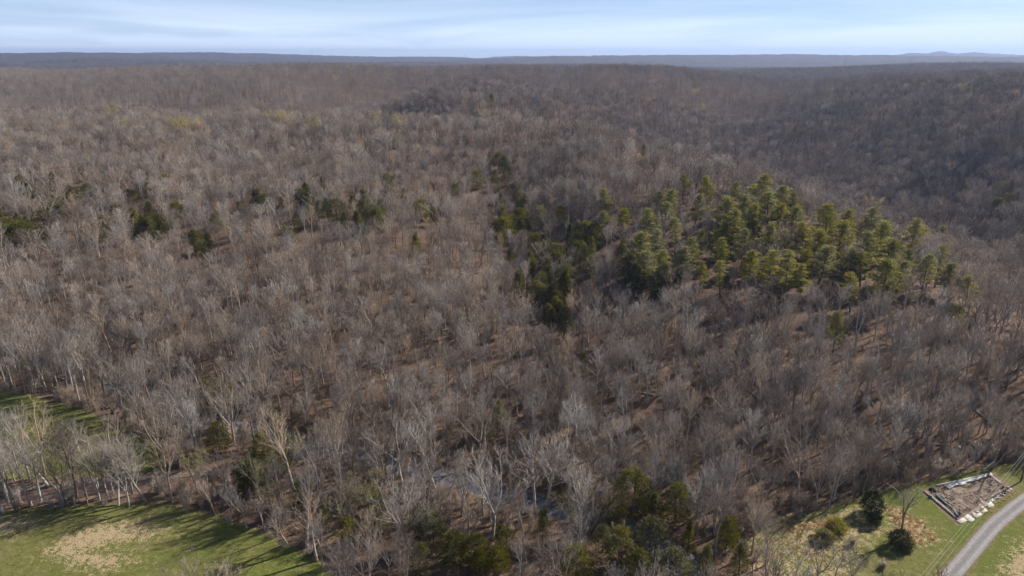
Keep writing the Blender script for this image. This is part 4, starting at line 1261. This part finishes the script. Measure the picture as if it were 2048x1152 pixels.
# crumpled grey sheet on the far side
tq = [zq(560, 430), zq(1270, 250), zq(1260, 300), zq(640, 505)]
s = MB(); nu, nv = 60, 10
for i in range(nu + 1):
    for j in range(nv + 1):
        u, v = i / nu, j / nv
        wv = v * (1 - .25 * math.sin(u * 9) ** 2)
        p = (tq[0] * (1 - u) + tq[1] * u) * (1 - wv) + (tq[3] * (1 - u) + tq[2] * u) * wv
        s.V.append((p[0], p[1], .30 + .42 * float(fbm(np.array([p[0] / .9]), np.array([p[1] / .9]), 3)[0])))
for i in range(nu):
    for j in range(nv):
        a = i * (nv + 1) + j; s.F.append((a, a + 1, a + nv + 2, a + nv + 1))
if np.cross(np.array(s.V[1]) - np.array(s.V[0]), np.array(s.V[nv + 1]) - np.array(s.V[0]))[2] < 0: s.F = [tuple(reversed(f)) for f in s.F]
s.M = [0] * len(s.F)
o = obj('tarp', s.mesh('tarp', [M['tarp']])); tag(o, 'crumpled silver-grey tarp along the far side of the house plot', 'tarp')

for (a, b, r_, lab) in (((395, 580), (700, 835), .13, 'long dark steel beam along the left side of the house plot'), ((430, 590), (640, 745), .10, 'shorter dark beam lying beside the long one'), ((690, 830), (795, 965), .12, 'dark beam end pointing at the near cream slab'), ((500, 610), (560, 660), .16, 'short thick dark timber end at the left of the plot'), ((780, 870), (845, 915), .09, 'curved dark bar inside the near corner of the plot')):
    p, q = zq(*a), zq(*b); s = MB()
    d = (q - p) / 2; w = nrm(np.array([-d[1], d[0], 0])) * r_
    s.box((p + q) / 2 + np.array([0, 0, .30]), d, w, (0, 0, .02)); s.box((p + q) / 2 + np.array([0, 0, .42]), d, w * .25, (0, 0, .098)); s.box((p + q) / 2 + np.array([0, 0, .54]), d, w, (0, 0, .02))
    o = obj('steel_beam', s.mesh('steel_beam', [M['steel']])); tag(o, lab, 'beam', 'beams on the house plot')

for (x, y, lab) in ((305, 622, 'short thin post at the left corner of the house plot'), (742, 1000, 'short thin post beside the near cream slab')):
    p = zq(x, y); e = empty('fence_post', tuple(p)); s = MB(); s.tube([(0, 0, -.2), (0, 0, 1.45)], (.06, .055), 6, cap=True); obj('post', s.mesh('post', [M['wood']]), e)
    s = MB(); s.tube([(0, 0, 1.43), (0, 0, 1.53)], (.08, .07), 6, cap=True); obj('post_cap', s.mesh('post_cap', [M['steel']]), e)
    tag(e, lab, 'post')
for (x, y, k_, lab) in ((330, 622, .34, 'teal tub beside the thin post at the left corner'), (1530, 462, .30, 'teal tub among the rubble, upper one'), (1545, 535, .32, 'teal tub among the rubble, nearer the road')):
    p = zq(x, y); e = empty('tub', tuple(p)); s = MB()
    s.tube([(0, 0, .02), (0, 0, k_ * 1.3)], (k_ * .8, k_), 10, cap=False); s.tube([(0, 0, k_ * 1.28), (0, 0, k_ * .4)], (k_ * .93, k_ * .75), 10, cap=False)
    obj('body', s.mesh('body', [M['teal']]), e); s = MB(); an = np.linspace(0, 6.283, 13)
    s.tube(np.c_[np.cos(an) * k_, np.sin(an) * k_, np.full(13, k_ * 1.3)], np.full(13, .03), 4); obj('rim', s.mesh('rim', [M['teal']]), e)
    tag(e, lab, 'tub')
p = zq(395, 500); s = MB(); ng_ = 14  # made-up black heap, shaped to stand in for a dark shadow spot
for i in range(ng_ + 1):
    for j in range(ng_):
        u = i / ng_; az = j / ng_ * 6.283
        rad = 1.05 * math.cos(u * math.pi / 2) ** .7 * (1 + .12 * math.sin(3 * az) + .07 * math.sin(7 * az + u * 5))
        s.V.append((math.cos(az) * rad, math.sin(az) * rad * .85, .55 * math.sin(u * math.pi / 2) + R.uniform(-.03, .03)))
for i in range(ng_):
    for j in range(ng_):
        s.F.append((i * ng_ + j, i * ng_ + (j + 1) % ng_, (i + 1) * ng_ + (j + 1) % ng_, (i + 1) * ng_ + j))
s.M = [0] * len(s.F)
o = obj('shadow_heap', s.mesh('shadow_heap', [M['black']], True), loc=tuple(p)); tag(o, 'rounded black heap standing in for a shadow at the left corner of the house plot', 'heap')

# ------------------------------------------------------------------ pole and wires
pb = pix(2041, 963)
pole = empty('utility_pole', tuple(pb)); tag(pole, 'wooden utility pole at the right edge beside the house plot', 'utility pole')
s = MB(); s.tube([(0, 0, -.4), (0, 0, 10.6)], (.19, .13), 8, cap=True); obj('shaft', s.mesh('shaft', [M['wood']], False), pole)
w0, w1 = pix(2048, 905, 9.8), pix(1846, 1152, 9.8)
dirw = nrm((w1 - w0) * np.array([1, 1, 0])); side = np.array([-dirw[1], dirw[0], 0])
s = MB(); s.box((0, 0, 10.0), side * 1.0, dirw * .06, (0, 0, .07)); obj('crossarm', s.mesh('crossarm', [M['wood']]), pole)
for k_ in (-.75, .75):
    s = MB(); q = side * k_; s.tube([q + np.array([0, 0, 10.07]), q + np.array([0, 0, 10.25])], (.05, .035), 6, cap=True); obj('insulator', s.mesh('insulator', [M['white']]), pole)
for i, (a, b, za_, r_, lab) in enumerate((((2048, 905), (1841, 1152), 10.2, .016, 'upper left of the paired overhead wires along the road'), ((2048, 913), (1851, 1152), 10.2, .016, 'right one of the paired overhead wires along the road'), ((2048, 926), (1865, 1152), 8.6, .013, 'single lower overhead wire nearest the road'))):
    p, q = pix(*a, za_), pix(*b, za_)
    d = q - p; p0 = p - d * .35; q0 = p + d * 1.9
    t = np.linspace(0, 1, 40)
    pts = p0 + (q0 - p0) * t[:, None]
    s = MB(); s.tube(pts, np.full(40, r_), 5)
    o = obj('overhead_wire', s.mesh('overhead_wire', [M['wire']])); tag(o, lab, 'wire', 'wires along the road')

# a pale thin trunk leaning out of the wood, a fallen log, a white tank
def stick(name, a, za_, b, zb_, r0, r1, mat, lab, cat):
    p, q = pix(*a, za_), pix(*b, zb_); s = MB(); m_ = (p + q) / 2 + np.array([.15, 0, .2])
    s.tube([p, m_, q], (r0, (r0 + r1) / 2, r1), 6, cap=True)
    for t_ in (.55, .75):
        c0 = p + (q - p) * t_; s.tube([c0, c0 + np.array([.5, .1, .7])], (r1 * .8, .0), 3)
    o = obj(name, s.mesh(name, [mat])); tag(o, lab, cat)
stick('leaning_trunk', (1800, 988), .2, (1773, 966), 4.5, .07, .04, M['bark_pale'], 'thin pale dead trunk leaning at the wood edge near the lawn cedars', 'dead trunk')
def ground_px(x, y):
    z = 0.0
    for _ in range(8):
        p = pix(x, y, z); z = hz(p[0], p[1])
    return p
p, q = ground_px(1198, 961), ground_px(1212, 951)
s = MB(); s.tube([p + np.array([0, 0, .3]), (p + q) / 2 + np.array([0, 0, .42]), q + np.array([0, 0, .4])], (.24, .2, .14), 7, cap=True)
s.tube([(p + q) / 2 + np.array([0, 0, .4]), (p + q) / 2 + np.array([.8, .3, 1.1])], (.08, .03), 4)
o = obj('fallen_log', s.mesh('fallen_log', [M['bark_pale']])); tag(o, 'pale fallen log on the leafy slope above the evergreen clump', 'log')
lr = np.random.default_rng(64)
log_px = sorted([(int(x), int(y)) for x, y in zip(lr.uniform(1150, 1990, 15), lr.uniform(780, 975, 15)) if y < 1000 - .06 * (x - 1150)])
for k, (x, y) in enumerate(log_px):
    p = ground_px(x, y); a = lr.uniform(0, 3.14); Lh = lr.uniform(2.2, 4.5)
    d = np.array([math.cos(a), math.sin(a), 0]) * Lh; q0, q1 = p - d, p + d
    q0[2] = hz(q0[0], q0[1]) + .2; q1[2] = hz(q1[0], q1[1]) + .25
    s = MB(); s.tube([q0, (q0 + q1) / 2 + np.array([0, 0, .08]), q1], (.22, .18, .1), 7, cap=True)
    for t_ in (.5, .72, .88):
        c0 = q0 + (q1 - q0) * t_; s.tube([c0, c0 + np.array([lr.normal(0, .7), lr.normal(0, .7), lr.uniform(.4, 1.2)])], (.06, .02), 4)
    o = obj('fallen_log', s.mesh('fallen_log', [M['bark_pale' if k % 3 else 'bark_tan']])); tag(o, f'fallen trunk among the trees on the leafy lower right slope, {nth(k, len(log_px))}', 'log', 'fallen trunks on the slope')
p = ground_px(1914, 905)
tk = empty('white_tank', tuple(p)); tag(tk, 'white upright tank half hidden in trees above the house plot', 'tank')
s = MB(); s.tube([(0, 0, -.2), (0, 0, 1.5), (0, 0, 1.85), (0, 0, 2.0)], (.62, .62, .45, .1), 14, cap=True); obj('body', s.mesh('body', [M['white']], True), tk)
s = MB(); s.tube([(0, 0, 1.98), (0, 0, 2.15)], (.14, .14), 8, cap=True); obj('cap', s.mesh('cap', [M['steel']]), tk)

# ------------------------------------------------------------------ masts on the skyline
def mast(x, y_top, D, H, w, lab):
    X = (x - 1024) / F * (D * CP + 60 * SP); z = hz(X, D) + 6
    top = CAMH - D * math.tan(PITCH - math.atan((576 - y_top) / F))
    H = min(max(H, top - z), 185 - z)
    e = empty('radio_mast', (X, D, z))
    L_ = [np.array([math.cos(a), math.sin(a), 0]) * w for a in (0, 2.094, 4.189)]
    s = MB()
    for q in L_: s.tube([q, q * .6 + np.array([0, 0, H])], (w * .18, w * .14), 4)
    obj('legs', s.mesh('legs', [M['masts']]), e)
    s = MB(); nb_ = 12
    for i in range(nb_):
        for a, b in ((0, 1), (1, 2), (2, 0)):
            s.tube([L_[a] * (1 - .4 * i / nb_) + np.array([0, 0, H * i / nb_]), L_[b] * (1 - .4 * (i + 1) / nb_) + np.array([0, 0, H * (i + 1) / nb_])], (w * .1, w * .1), 3)
    obj('bracing', s.mesh('bracing', [M['masts']]), e)
    s = MB(); s.tube([(0, 0, H), (0, 0, H * 1.05)], (w * .3, w * .1), 5, cap=True); obj('antenna', s.mesh('antenna', [M['masts']]), e)
    tag(e, lab, 'radio mast')
mast(626, 97, 5600, 40, 1.6, 'thin tall radio mast on the skyline left of the middle')
mast(931, 107, 5200, 22, 1.8, 'short mast on the skyline just left of the middle')
mast(1688, 106, 4600, 25, 2.2, 'stout short mast on the skyline at right')
mast(1757, 95, 9000, 70, 1.2, 'faint tall mast, left of two beyond the blue ridge')
mast(1797, 96, 9000, 70, 1.2, 'faint tall mast, right of two beyond the blue ridge')

# ------------------------------------------------------------------ the air
s = MB(); s.box((0, 0, 65), (13000, 0, 0), (0, 13000, 0), (0, 0, 125))
hm = bpy.data.materials.new('haze'); hm.use_nodes = True
hn = hm.node_tree.nodes; hn.clear()
ho = hn.new('ShaderNodeOutputMaterial'); hv = hn.new('ShaderNodeVolumePrincipled')
hv.inputs['Color'].default_value = (0.47, 0.62, 0.96, 1)
hv.inputs['Density'].default_value = 8.5e-5
hv.inputs['Anisotropy'].default_value = 0.3
hm.node_tree.links.new(hv.outputs[0], ho.inputs['Volume'])
o = obj('haze', s.mesh('haze', [hm])); tag(o, 'thin blue haze over the far hills', kind='stuff')
